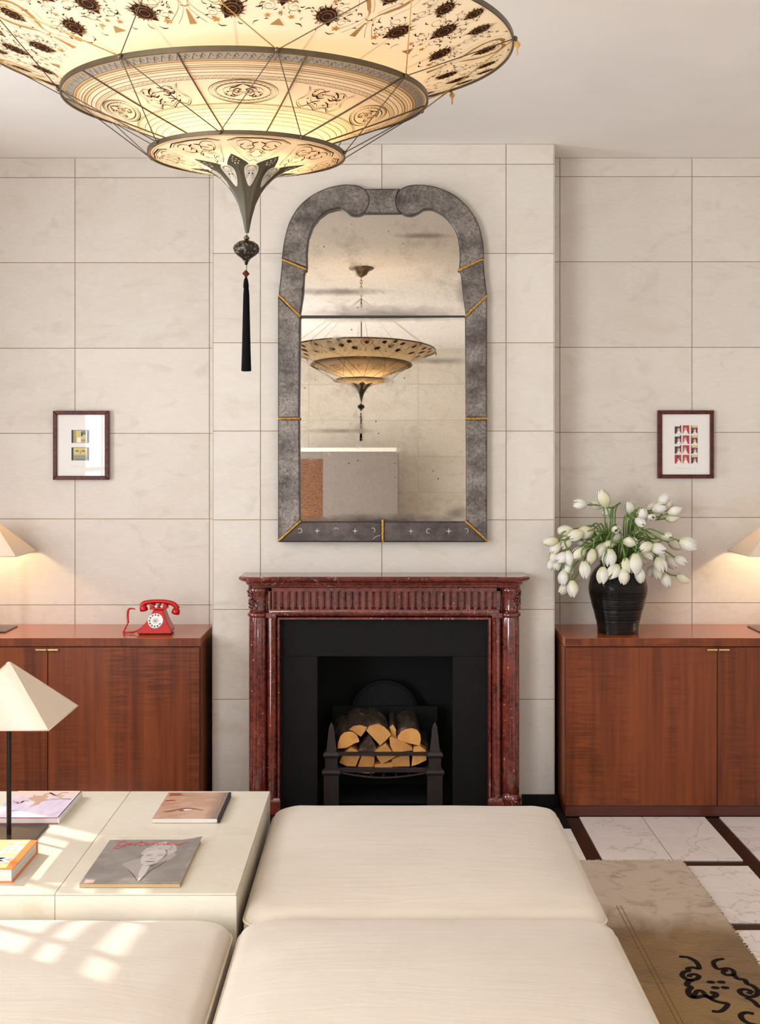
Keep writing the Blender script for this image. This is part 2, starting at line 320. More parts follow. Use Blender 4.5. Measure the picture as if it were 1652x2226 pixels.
# ------------------------------------------------------------------ mesh builder
class MB:
    def __init__(s): s.v = []; s.f = []; s.smooth = True
    def add(s, verts, faces):
        o = len(s.v); s.v += [tuple(v) for v in verts]; s.f += [tuple(i + o for i in f) for f in faces]; return s
    def box(s, a, b):
        x0, x1 = sorted((a[0], b[0])); y0, y1 = sorted((a[1], b[1])); z0, z1 = sorted((a[2], b[2]))
        v = [(x0, y0, z0), (x1, y0, z0), (x1, y1, z0), (x0, y1, z0), (x0, y0, z1), (x1, y0, z1), (x1, y1, z1), (x0, y1, z1)]
        return s.add(v, [(0, 3, 2, 1), (4, 5, 6, 7), (0, 1, 5, 4), (1, 2, 6, 5), (2, 3, 7, 6), (3, 0, 4, 7)])
    def frustum(s, c, h0, h1, z0, z1):
        """square frustum: half sizes h0 at z0, h1 at z1"""
        v = [(c[0] + sx * h, c[1] + sy * h, z) for h, z in ((h0, z0), (h1, z1)) for sx, sy in ((-1, -1), (1, -1), (1, 1), (-1, 1))]
        return s.add(v, [(0, 3, 2, 1), (4, 5, 6, 7), (0, 1, 5, 4), (1, 2, 6, 5), (2, 3, 7, 6), (3, 0, 4, 7)])
    def lathe(s, prof, c=(0, 0, 0), n=32, rfun=None, caps=True, axis='Z'):
        v, f = [], []
        for j, (r, z) in enumerate(prof):
            for i in range(n):
                a = 2 * PI * i / n; rr = r * (rfun(a, z) if rfun else 1.0)
                if axis == 'Z': v.append((c[0] + rr * math.sin(a), c[1] - rr * math.cos(a), c[2] + z))
                else: v.append((c[0] + rr * math.sin(a), c[1] + z, c[2] + rr * math.cos(a)))
        for j in range(len(prof) - 1):
            for i in range(n):
                k = (i + 1) % n; f.append((j * n + i, j * n + k, (j + 1) * n + k, (j + 1) * n + i))
        if caps:
            f.append(tuple(range(n - 1, -1, -1))); f.append(tuple(range((len(prof) - 1) * n, len(prof) * n)))
        return s.add(v, f)
    def tube(s, pts, r, n=8, closed=False, caps=True):
        pts = [Vector(p) for p in pts]; m = len(pts)
        rs = r if isinstance(r, (list, tuple)) else [r] * m
        v, f = [], []; up = None
        for i, p in enumerate(pts):
            if closed: d = pts[(i + 1) % m] - pts[i - 1]
            else: d = pts[min(i + 1, m - 1)] - pts[max(i - 1, 0)]
            if d.length < 1e-9: d = Vector((0, 0, 1))
            d.normalize()
            if up is None: up = d.orthogonal().normalized()
            up = (up - d * up.dot(d))
            if up.length < 1e-6: up = d.orthogonal()
            up.normalize(); w = d.cross(up)
            for k in range(n):
                a = 2 * PI * k / n; v.append(p + up * (math.cos(a) * rs[i]) + w * (math.sin(a) * rs[i]))
        for i in range(m if closed else m - 1):
            j = (i + 1) % m
            for k in range(n):
                q = (k + 1) % n; f.append((i * n + k, i * n + q, j * n + q, j * n + k))
        if caps and not closed: f.append(tuple(range(n - 1, -1, -1))); f.append(tuple(range((m - 1) * n, m * n)))
        return s.add(v, f)
    def prism(s, poly, y0, y1, inset=0.0):
        """poly = list of (x, z); extruded between y0 (front) and y1 (back); inset bevels the front edge"""
        n = len(poly); area = sum(poly[i][0] * poly[(i + 1) % n][1] - poly[(i + 1) % n][0] * poly[i][1] for i in range(n))
        if area < 0: poly = poly[::-1]
        rings = []
        if inset:
            rings.append(([(p[0], p[1]) for p in offset_poly(poly, -inset)], y0)); rings.append((poly, y0 + inset))
        else: rings.append((poly, y0))
        rings.append((poly, y1))
        v = [(p[0], y, p[1]) for ring, y in rings for p in ring]; f = []
        for j in range(len(rings) - 1):
            for i in range(n):
                k = (i + 1) % n; f.append((j * n + k, j * n + i, (j + 1) * n + i, (j + 1) * n + k))
        tri = tessellate_polygon([[Vector((p[0], p[1], 0)) for p in rings[0][0]]])
        f += [tuple(reversed(t)) if tri_ccw(rings[0][0], t) < 0 else tuple(t) for t in tri]
        b = (len(rings) - 1) * n
        f += [tuple(b + i for i in (t if tri_ccw(poly, t) < 0 else reversed(t))) for t in tri]
        return s.add(v, f)
    def loft(s, rings, cap0=True, cap1=True, closed=True):
        n = len(rings[0]); v = [p for r in rings for p in r]; f = []
        for j in range(len(rings) - 1):
            for i in range(n if closed else n - 1):
                k = (i + 1) % n; f.append((j * n + i, j * n + k, (j + 1) * n + k, (j + 1) * n + i))
        if cap0: f.append(tuple(range(n - 1, -1, -1)))
        if cap1: f.append(tuple(range((len(rings) - 1) * n, len(rings) * n)))
        return s.add(v, f)
    def mesh(s, name):
        me = bpy.data.meshes.new(name); me.from_pydata(s.v, [], s.f); me.update()
        return me
    def build(s, name, mat, parent=None, world=True, smooth=None, bevel=0.0, fix=True):
        v = s.v
        if parent is not None and world:
            o = root_loc(parent); v = [(p[0] - o.x, p[1] - o.y, p[2] - o.z) for p in v]
        me = bpy.data.meshes.new(name); me.from_pydata(v, [], s.f); me.update()
        if fix:
            bm = bmesh.new(); bm.from_mesh(me); bmesh.ops.recalc_face_normals(bm, faces=bm.faces); bm.to_mesh(me); bm.free()
        return link(name, me, mat, parent, smooth, bevel)

def tri_ccw(poly, t):
    a, b, c = (poly[i] for i in t); return (b[0] - a[0]) * (c[1] - a[1]) - (c[0] - a[0]) * (b[1] - a[1])
def offset_poly(poly, d):
    n = len(poly); out = []
    for i in range(n):
        p0, p1, p2 = Vector(poly[i - 1]), Vector(poly[i]), Vector(poly[(i + 1) % n])
        e1 = (p1 - p0); e2 = (p2 - p1)
        if e1.length < 1e-9 or e2.length < 1e-9: out.append(tuple(p1)); continue
        e1.normalize(); e2.normalize(); n1 = Vector((e1.y, -e1.x)); n2 = Vector((e2.y, -e2.x))
        b = n1 + n2
        if b.length < 1e-4: b = n1.copy()
        b.normalize(); k = max(0.45, b.dot(n1)); out.append(tuple(p1 + b * (d / k)))
    return out
def root_loc(o):
    l = Vector((0, 0, 0))
    while o is not None: l = l + o.location; o = o.parent
    return l
def link(name, me, mat, parent=None, smooth=None, bevel=0.0):
    o = bpy.data.objects.new(name, me); COL.objects.link(o)
    if mat is not None and len(me.materials) == 0: me.materials.append(MAT[mat] if isinstance(mat, str) else mat)
    if parent is not None: o.parent = parent
    if smooth: 
        for p in me.polygons: p.use_smooth = True
        if smooth == 'angle':
            try: me.set_sharp_from_angle(angle=math.radians(40))
            except Exception: pass
    if bevel:
        b = o.modifiers.new('bevel', 'BEVEL'); b.width = bevel; b.segments = 2; b.limit_method = 'ANGLE'; b.angle_limit = math.radians(35)
    return o
def tag(o, label=None, cat=None, group=None, kind=None):
    for k, v in (('label', label), ('category', cat), ('group', group), ('kind', kind)):
        if v: o[k] = v
    return o
def thing(name, loc, label, cat, group=None, rotz=0.0):
    o = bpy.data.objects.new(name, None); COL.objects.link(o); o.location = loc; o.rotation_euler = (0, 0, rotz)
    o.empty_display_size = 0.05
    return tag(o, label, cat, group)
def struct(name, loc, label, cat):
    o = bpy.data.objects.new(name, None); COL.objects.link(o); o.location = loc
    return tag(o, label, cat, kind='structure')
def copy_tree(o, parent=None):
    c = o.copy(); COL.objects.link(c)
    if parent is not None: c.parent = parent
    for ch in o.children: copy_tree(ch, c)
    return c
def smooth_path(pts, n=8, closed=False):
    """Catmull-Rom through the points"""
    pts = [Vector(p) for p in pts]; m = len(pts); out = []
    for i in range(m if closed else m - 1):
        p0 = pts[i - 1] if (i > 0 or closed) else pts[0] * 2 - pts[1]
        p1 = pts[i]; p2 = pts[(i + 1) % m]
        p3 = pts[(i + 2) % m] if (i + 2 < m or closed) else pts[-1] * 2 - pts[-2]
        for k in range(n):
            t = k / n
            out.append(0.5 * ((2 * p1) + (p2 - p0) * t + (2 * p0 - 5 * p1 + 4 * p2 - p3) * t * t + (3 * p1 - p0 - 3 * p2 + p3) * t ** 3))
    if not closed: out.append(pts[-1].copy())
    return out

class Print:
    """flat print: 2-D shapes that are mapped onto a surface by fn(u, v) -> (x, y, z)"""
    def __init__(s): s.v = []; s.f = []
    def poly(s, pts):
        o = len(s.v); s.v += [tuple(p) for p in pts]
        for t in tessellate_polygon([[Vector((p[0], p[1], 0)) for p in pts]]): s.f.append(tuple(i + o for i in t))
        return s
    def fan(s, c, pts):
        o = len(s.v); s.v.append(tuple(c)); s.v += [tuple(p) for p in pts]; n = len(pts)
        s.f += [(o, o + 1 + i, o + 1 + (i + 1) % n) for i in range(n)]; return s
    def ell(s, c, a, b, n=14, rot=0.0):
        return s.fan(c, [(c[0] + a * math.cos(t) * math.cos(rot) - b * math.sin(t) * math.sin(rot), c[1] + a * math.cos(t) * math.sin(rot) + b * math.sin(t) * math.cos(rot)) for t in (2 * PI * i / n for i in range(n))])
    def stroke(s, pts, w, closed=False, taper=False, smooth=0):
        if smooth: pts = [(p.x, p.y) for p in smooth_path([(q[0], q[1], 0) for q in pts], smooth, closed)]
        m = len(pts); o = len(s.v)
        for i in range(m):
            a = Vector(pts[i - 1] if (closed or i > 0) else pts[0]); b = Vector(pts[(i + 1) % m] if (closed or i < m - 1) else pts[-1])
            d = b - a
            if d.length < 1e-9: d = Vector((1, 0))
            d.normalize(); nn = Vector((-d.y, d.x))
            ww = w[i * (len(w) - 1) // max(1, m - 1)] if isinstance(w, (list, tuple)) else w
            if taper: ww = ww * (0.25 + 0.75 * math.sin(PI * (0.12 + 0.8 * i / max(1, m - 1))))
            p = Vector(pts[i]); s.v.append(tuple(p + nn * ww / 2)); s.v.append(tuple(p - nn * ww / 2))
        for i in range(m if closed else m - 1):
            j = (i + 1) % m; s.f.append((o + 2 * i, o + 2 * i + 1, o + 2 * j + 1, o + 2 * j))
        return s
    def build(s, name, mat, parent, fn):
        o = root_loc(parent) if parent is not None else Vector((0, 0, 0))
        v = [Vector(fn(*p)) - o for p in s.v]
        me = bpy.data.meshes.new(name); me.from_pydata([tuple(p) for p in v], [], s.f); me.update()
        return link(name, me, mat, parent)

def text_mesh(txt, size, offset=0.0):
    cu = bpy.data.curves.new('lettering', 'FONT'); cu.body = txt; cu.size = size; cu.offset = offset
    o = bpy.data.objects.new('lettering', cu); COL.objects.link(o)
    dg = bpy.context.evaluated_depsgraph_get(); me = bpy.data.meshes.new_from_object(o.evaluated_get(dg))
    bpy.data.objects.remove(o); return me

# ------------------------------------------------------------------ the room
YA, YC = 5.43, 5.186                 # alcove wall face, chimney breast face
ZC = H + (985 - 343) / 471.6         # ceiling
XL, XR, YR = WXL, 2.9, -2.76         # left wall, right wall, rear wall (behind the camera)
CHL, CHR = -0.7395, 0.7617           # chimney breast sides
ax = lambda x: (x - CX) / (F / YA); az = lambda y: H - (y - CY) / (F / YA)
cx_ = lambda x: (x - CX) / (F / YC); cz = lambda y: H - (y - CY) / (F / YC)

def panels(root, xs, zs, face_y, depth=0.004, gap=0.0032, skip=None, flip=1, mat='parch'):
    """parchment sheets between the given seam positions, proud of a backing wall"""
    for i in range(len(xs) - 1):
        for j in range(len(zs) - 1):
            x0, x1, z0, z1 = xs[i] + gap / 2, xs[i + 1] - gap / 2, zs[j] + gap / 2, zs[j + 1] - gap / 2
            for (a, b, c, d) in cut_rect((x0, x1, z0, z1), skip):
                m = MB(); m.box((a, face_y, c), (b, face_y + depth * flip, d)); m.build('parchment_panel', mat, root)
def cut_rect(r, hole):
    if hole is None: return [r]
    x0, x1, z0, z1 = r; a, b, c, d = hole
    if x1 <= a or x0 >= b or z1 <= c or z0 >= d: return [r]
    out = []
    if x0 < a: out.append((x0, a, z0, z1))
    if x1 > b: out.append((b, x1, z0, z1))
    xa, xb = max(x0, a), min(x1, b)
    if z1 > d: out.append((xa, xb, d, z1))
    if z0 < c: out.append((xa, xb, z0, c))
    return out

DP = 0.004
# back wall: two alcoves beside the chimney breast
wb = struct('wall_back', (0, YA, 0), 'cream parchment-panelled back wall behind the two wooden cabinets', 'wall')
m = MB(); m.box((XL - 0.04, YA + DP, 0), (-0.45, YA + 0.12, ZC)); m.box((0.45, YA + DP, 0), (XR, YA + 0.12, ZC)); m.box((-0.45, YA + DP, 0.85), (0.45, YA + 0.12, ZC)); m.build('backing', 'joint', wb)
pw, ph = 0.609, 0.3926
zl = [az(y) for y in (1315, 1128, 942, 757, 571, 386)]; zl = [0.0, 0.065, zl[0] - ph] + zl + [ZC]
zr = [az(y) for y in (1310, 1125, 940, 755, 569, 384)]; zr = [0.0, 0.065, zr[0] - ph] + zr + [ZC]
panels(wb, [XL, ax(163) - 1 * 0.62, ax(163), ax(455), CHL - 0.001], zl, YA)
panels(wb, [CHR + 0.001, ax(1217), ax(1504), ax(1504) + pw, ax(1504) + 2 * pw, XR], zr, YA)
# chimney breast with the hearth opening cut out of it
wc = struct('wall_chimney_breast', (0, YC, 0), 'projecting chimney breast faced in pale parchment sheets', 'wall')
OPX0, OPX1, OPZ = -0.42, 0.45, 0.82
m = MB()
m.box((CHL, YC + DP, 0), (OPX0, YA, ZC)); m.box((OPX1, YC + DP, 0), (CHR, YA, ZC)); m.box((OPX0, YC + DP, OPZ), (OPX1, YA, ZC)); m.build('backing', 'joint', wc)
zc_ = [0.0, 0.047] + [cz(y) for y in (1520, 1325, 1130, 937, 745, 551, 357)] + [ZC]
panels(wc, [CHL, cx_(566), cx_(830), cx_(1100), CHR], zc_, YC, skip=(OPX0, OPX1, -0.01, OPZ))
for side, x in ((-1, CHL), (1, CHR)):                     # side cheeks
    for j in range(len(zc_) - 1):
        m = MB(); m.box((x, YC + 0.001, zc_[j] + 0.0016), (x + side * 0.003, YA - 0.001, zc_[j + 1] - 0.0016)); m.build('parchment_panel', 'parch', wc)
m = MB(); m.box((CHL - 0.006, YC - 0.012, 0), (-0.60, YC, 0.047)); m.box((0.62, YC - 0.012, 0), (CHR + 0.006, YC, 0.047))
m.box((CHL - 0.015, YC - 0.012, 0), (CHL - 0.004, YA, 0.047)); m.box((CHR + 0.004, YC - 0.012, 0), (CHR + 0.015, YA, 0.047))
tag(m.build('baseboard_chimney', 'slate'), 'low black stone skirting at the foot of the chimney breast', 'skirting', kind='structure')
# ceiling, left wall with two windows, right wall, rear wall
m = MB(); m.box((XL - 0.04, YR - 0.1, ZC), (XR + 0.1, YA + 0.1, ZC + 0.1)); tag(m.build('ceiling', 'ceiling'), 'plain warm white painted ceiling', 'ceiling', kind='structure')
m = MB(); yb = [YR, WIN2[0], WIN2[1], WIN1[0], WIN1[1], YA]
for a, b in ((YR, WIN2[0]), (WIN2[1], WIN1[0]), (WIN1[1], YA)): m.box((XL - 0.04, a, 0), (XL, b, ZC))
for w in (WIN1, WIN2):
    m.box((XL - 0.04, w[0], 0), (XL, w[1], w[2])); m.box((XL - 0.04, w[0], w[3]), (XL, w[1], ZC))
tag(m.build('wall_left', 'plaster'), 'plain cream left wall pierced by two windows', 'wall', kind='structure')
def window(name, w, ybars, zbars, label):
    o = struct(name, (XL, (w[0] + w[1]) / 2, w[2]), label, 'window')
    fr = MB(); t = 0.02
    fr.box((XL - 0.03, w[0], w[2]), (XL - 0.005, w[0] + 0.008, w[3])); fr.box((XL - 0.03, w[1] - 0.03, w[2]), (XL - 0.005, w[1], w[3]))
    fr.box((XL - 0.03, w[0], w[2]), (XL - 0.005, w[1], w[2] + 0.03)); fr.box((XL - 0.03, w[0], w[3] - 0.004), (XL - 0.005, w[1], w[3]))
    fr.build('window_frame', 'white', o)
    for a, b in ybars: m = MB(); m.box((XL - 0.026, a, w[2]), (XL - 0.014, b, w[3])); m.build('glazing_bar', 'white', o)
    for a, b in zbars: m = MB(); m.box((XL - 0.026, w[0], a), (XL - 0.014, w[1], b)); m.build('glazing_bar', 'white', o)
    ye = [w[0]] + [c for b in ybars for c in b] + [w[1]]; ze = [w[2]] + [c for b in zbars for c in b] + [w[3]]
    for i in range(0, len(ye), 2):
        for j in range(0, len(ze), 2): m = MB(); m.box((XL - 0.022, ye[i], ze[j]), (XL - 0.018, ye[i + 1], ze[j + 1])); m.build('pane', 'glass', o)
    return o
window('window_1', WIN1, [(3.645, 3.680), (3.892, 3.922), (4.225, 4.255)], [(1.32, 1.35), (1.68, 1.71), (1.980, 2.012), (2.066, 2.128)], 'tall window with narrow margin panes on the left wall near the cabinet')
window('window_2', WIN2, [(-1.16 + 0.65 * k, -1.125 + 0.65 * k) for k in range(4)], [(0.90, 0.935), (1.40, 1.435), (1.90, 1.935)], 'wide window on the left wall beside the viewer')
m = MB(); m.box((XR, YR, 0), (XR + 0.1, YA, ZC)); tag(m.build('wall_right', 'plaster'), 'plain cream right wall', 'wall', kind='structure')
wr = struct('wall_rear', (0, YR, 0), 'parchment-panelled rear wall, seen only in the mirror', 'wall')
m = MB(); m.box((XL - 0.04, YR - 0.04, 0), (FILL_WIN[0], YR - DP, ZC)); m.box((FILL_WIN[1], YR - 0.04, 0), (XR, YR - DP, ZC)); m.box((FILL_WIN[0], YR - 0.04, 0), (FILL_WIN[1], YR - DP, FILL_WIN[2])); m.box((FILL_WIN[0], YR - 0.04, FILL_WIN[3]), (FILL_WIN[1], YR - DP, ZC)); m.build('backing', 'joint', wr)
panels(wr, [XL] + [-1.75 + pw * k for k in range(8)] + [XR], [0, 0.12] + [0.12 + 0.4 * k for k in range(1, 7)] + [ZC], YR - DP, flip=1, skip=(FILL_WIN[0], FILL_WIN[1], FILL_WIN[2], FILL_WIN[3]))
w3 = struct('fill_window', ((FILL_WIN[0] + FILL_WIN[1]) / 2, YR, FILL_WIN[2]), 'tall unseen window added in the rear wall for soft fill light', 'window')
m = MB(); m.box((FILL_WIN[0], YR - 0.03, FILL_WIN[2]), (FILL_WIN[1], YR - 0.006, FILL_WIN[2] + 0.03)); m.box((FILL_WIN[0], YR - 0.03, FILL_WIN[3] - 0.03), (FILL_WIN[1], YR - 0.006, FILL_WIN[3])); m.box((FILL_WIN[0], YR - 0.03, FILL_WIN[2]), (FILL_WIN[0] + 0.03, YR - 0.006, FILL_WIN[3])); m.box((FILL_WIN[1] - 0.03, YR - 0.03, FILL_WIN[2]), (FILL_WIN[1], YR - 0.006, FILL_WIN[3])); m.build('window_frame', 'white', w3)
xs_ = [FILL_WIN[0] + (FILL_WIN[1] - FILL_WIN[0]) * k / 3 for k in range(4)]; zs_ = [FILL_WIN[2] + (FILL_WIN[3] - FILL_WIN[2]) * k / 4 for k in range(5)]
for x in xs_[1:-1]: m = MB(); m.box((x - .012, YR - .026, FILL_WIN[2]), (x + .012, YR - .010, FILL_WIN[3])); m.build('glazing_bar', 'white', w3)
for z in zs_[1:-1]: m = MB(); m.box((FILL_WIN[0], YR - .026, z - .012), (FILL_WIN[1], YR - .010, z + .012)); m.build('glazing_bar', 'white', w3)
for i in range(3):
    for j in range(4): m = MB(); m.box((xs_[i] + .012, YR - .020, zs_[j] + .012), (xs_[i + 1] - .012, YR - .017, zs_[j + 1] - .012)); m.build('pane', 'glass', w3)

# floor: dark stone bands with two-by-two marble panels
fl = struct('floor', (0, 0, 0), 'dark stone floor set with white marble tiles', 'floor')
m = MB(); m.box((XL - 0.04, YR - 0.1, -0.05), (XR + 0.1, YA + 0.6, -0.004)); m.build('dark_ground', 'dark_stone', fl)
TS, BW = 0.268, 0.060; PITCH = 2 * TS + BW
X00, Y00 = 0.844, 4.484
far_tiles = MB(); tile_me = None; dist = []
for i in range(-6, 5):
    for j in range(-13, 1):
        for a in range(2):
            for b in range(2):
                x0 = X00 + i * PITCH + a * TS; y0 = Y00 + j * PITCH + b * TS
                if x0 < XL or x0 + TS > XR or y0 < YR or y0 + TS > 5.03: continue
                near = 0.15 < x0 < 2.0 and 1.9 < y0
                if near:
                    if tile_me is None:
                        mm = MB(); g = 0.0016; mm.box((g, g, -0.02), (TS - g, TS - g, 0)); tile_me = mm.mesh('marble_tile')
                    o = link('marble_tile', tile_me, 'marble', fl); o.location = (x0, y0, 0)
                else: far_tiles.box((x0 + 0.001, y0 + 0.001, -0.02), (x0 + TS - 0.001, y0 + TS - 0.001, 0))
o = far_tiles.build('marble_tiles_beyond', 'marble', fl, fix=False); o['kind'] = 'stuff'
m = MB(); m.box((-0.70, 4.86, -0.004), (0.785, 5.20, 0.003)); tag(m.build('hearth_slab', 'slate'), 'flat black hearth slab on the floor before the fireplace', 'hearth', kind='structure')

# ------------------------------------------------------------------ cabinets
YF = 5.02; sF = F / YF
ZTOP = H - 402 / sF
def cabinet(x_in, sgn, label):
    """x_in = end next to the chimney; runs away from it by sgn"""
    x0, x1 = x_in, x_in + sgn * 1.30
    c = thing('cabinet', ((x0 + x1) / 2, (YF + YA) / 2, 0), label, 'cabinet', None)
    zt = ZTOP - 0.036; zb = H - 767 / sF
    m = MB(); m.box((x0, YF + 0.020, zb), (x1, YA - 0.005, zt)); m.build('body', 'veneer', c)
    m = MB(); m.box((x0 + sgn * -0.001, YF, zt + 0.001), (x1, YA - 0.003, ZTOP)); m.build('top', 'veneer_top', c, bevel=0.0015)
    m = MB(); m.box((x0 + sgn * -0.0005, YF - 0.0015, zt + 0.001), (x1, YF - 0.0002, ZTOP - 0.0012)); m.build('top_edge', 'veneer', c)
    m = MB(); m.box((x0 + sgn * 0.003, YF + 0.006, 0), (x1, YA - 0.01, zb - 0.002)); m.build('plinth', 'plinth', c)
    for k in range(2):
        a = x0 + sgn * (0.004 + k * 0.6465); b = a + sgn * 0.6435
        m = MB(); m.box((a, YF, zb + 0.001), (b, YF + 0.0185, zt - 0.004)); d = m.build('door', 'veneer', c, bevel=0.001)
        e = b if k == 0 else a; q = -sgn if k == 0 else sgn
        h = MB(); zz = zt - 0.012
        h.box((e + q * 0.0015, YF - 0.016, zz - 0.003), (e + q * 0.046, YF - 0.008, zz + 0.0035)); h.box((e + q * 0.010, YF - 0.010, zz - 0.002), (e + q * 0.036, YF + 0.001, zz + 0.0025)); h.build('handle', 'brass', d)
    return c
cabinet(-0.771, -1, 'low figured-wood cabinet left of the fireplace, red telephone on top')
cabinet(0.785, 1, 'low figured-wood cabinet right of the fireplace, vase of tulips on top')

# ------------------------------------------------------------------ fireplace
XM = 0.014; YM = 5.06; sM = F / YM
fp = thing('fireplace_surround', (XM, 5.1, 0), 'polished dark red marble fireplace surround with fluted frieze and columns', 'fireplace')
def sweep_profile(path, prof):
    """prof = [(outset, z)], path = plan polyline [(x,y)] run left to right, open"""
    n = len(path); rings = []
    for off, z in prof:
        ring = []
        for i, p in enumerate(path):
            p = Vector(p)
            d1 = (p - Vector(path[i - 1])).normalized() if i > 0 else None
            d2 = (Vector(path[i + 1]) - p).normalized() if i < n - 1 else None
            if d1 is None: nn = Vector((d2.y, -d2.x)); q = p + nn * off
            elif d2 is None: nn = Vector((d1.y, -d1.x)); q = p + nn * off
            else:
                n1 = Vector((d1.y, -d1.x)); n2 = Vector((d2.y, -d2.x)); b = (n1 + n2).normalized(); q = p + b * (off / max(0.3, b.dot(n1)))
            ring.append((q.x, q.y, z))
        rings.append(ring)
    m = MB(); m.loft(rings, False, False, closed=False)
    top = rings[-1]; bot = rings[0]; o = len(m.v)
    m.add(top, [tuple(range(len(top)))]); m.add(bot, [tuple(range(len(bot)))[::-1]])
    return m
yb_ = YC - 0.001
path = [(XM - 0.578, yb_), (XM - 0.578, 5.045), (XM - 0.560, 5.027), (XM - 0.500, 5.027), (XM - 0.488, 5.036), (XM + 0.488, 5.036), (XM + 0.500, 5.027), (XM + 0.560, 5.027), (XM + 0.578, 5.045), (XM + 0.578, yb_)]
m = sweep_profile(path, [(0.010, 0.9975), (0.024, 0.9995), (0.034, 1.004), (0.041, 1.011), (0.043, 1.018), (0.040, 1.0225), (0.034, 1.0246)]); m.build('mantel_shelf', 'porphyry', fp, smooth='angle')
m = sweep_profile(path, [(-0.006, 0.972), (0.000, 0.975), (0.003, 0.980), (0.003, 0.984), (0.010, 0.987), (0.013, 0.992), (0.014, 0.9973)]); m.build('bed_moulding', 'porphyry', fp, smooth='angle')
# frieze with concave flutes
fz0, fz1, fy = 0.866, 0.973, 5.046
NFL = 32; fx0, fx1 = XM - 0.482, XM + 0.482; pt_ = (fx1 - fx0) / NFL
m = MB(); m.box((XM - 0.5, fy + 0.014, 0.86), (XM + 0.5, yb_, 0.974)); m.build('frieze', 'porphyry', fp)
m = MB(); m.box((XM - 0.497, fy, fz0), (XM + 0.497, fy + 0.015, 0.879)); m.box((XM - 0.497, fy, 0.9585), (XM + 0.497, fy + 0.015, fz1)); m.box((XM - 0.497, fy, fz0), (fx0, fy + 0.015, fz1)); m.box((fx1, fy, fz0), (XM + 0.497, fy + 0.015, fz1)); m.build('frieze_border', 'porphyry', fp)
fw = pt_ * 0.56
for i in range(NFL):
    xc = fx0 + (i + 0.5) * pt_
    # raised rib between flutes, with a round-arched top to each flute
    m = MB(); m.box((fx0 + i * pt_ - (pt_ - fw) / 2, fy, 0.879), (fx0 + i * pt_ + (pt_ - fw) / 2, fy + 0.015, 0.9585)); m.build('frieze_rib', 'porphyry', fp, bevel=0.0012)
    a = MB(); arc = [(xc - fw / 2 + 0.0, 0.9585)] + [(xc - fw / 2 * math.cos(PI * k / 8), 0.9495 + 0.009 * math.sin(PI * k / 8)) for k in range(9)] + [(xc + fw / 2, 0.9585)]
    arcp = [(xc - fw / 2, 0.9587), (xc - fw / 2, 0.9495)] + [(xc - fw / 2 * math.cos(PI * k / 8), 0.9495 + 0.0085 * math.sin(PI * k / 8)) for k in range(1, 8)] + [(xc + fw / 2, 0.9495), (xc + fw / 2, 0.9587)]
    a.prism(arcp, fy, fy + 0.014); a.build('flute_arch', 'porphyry', fp)
    b = MB(); b.tube([(xc, fy + 0.016, 0.880), (xc, fy + 0.016, 0.955)], 0.0042, 8); b.build('flute_reed', 'porphyry', fp, smooth='angle')
# architrave: round moulding and fillet around the opening (mitred)
def frame_prof(prof, half_in, top_in, z_bot, name):
    """prof = [(outward offset, y)], swept up-left, across, down-right around the opening"""
    rings = []
    for off, y in prof:
        x = half_in + off; z = top_in + off
        rings.append([(XM - x, y, z_bot), (XM - x, y, z), (XM + x, y, z), (XM + x, y, z_bot)])
    m = MB(); m.loft(rings, False, False, closed=False); return m.build(name, 'porphyry', fp, smooth='angle')
ZO = 0.833
frame_prof([(0.0, yb_), (0.0, 5.062), (0.002, 5.058), (0.010, 5.058), (0.012, 5.062), (0.012, 5.075)], 0.448, ZO, 0.0, 'inner_fillet')
prof = [(0.012, 5.078)] + [(0.0355 - 0.0215 * math.cos(PI * k / 10), 5.072 - 0.030 * math.sin(PI * k / 10)) for k in range(11)] + [(0.058, 5.078)]
frame_prof(prof, 0.448, ZO, 0.060, 'round_moulding')
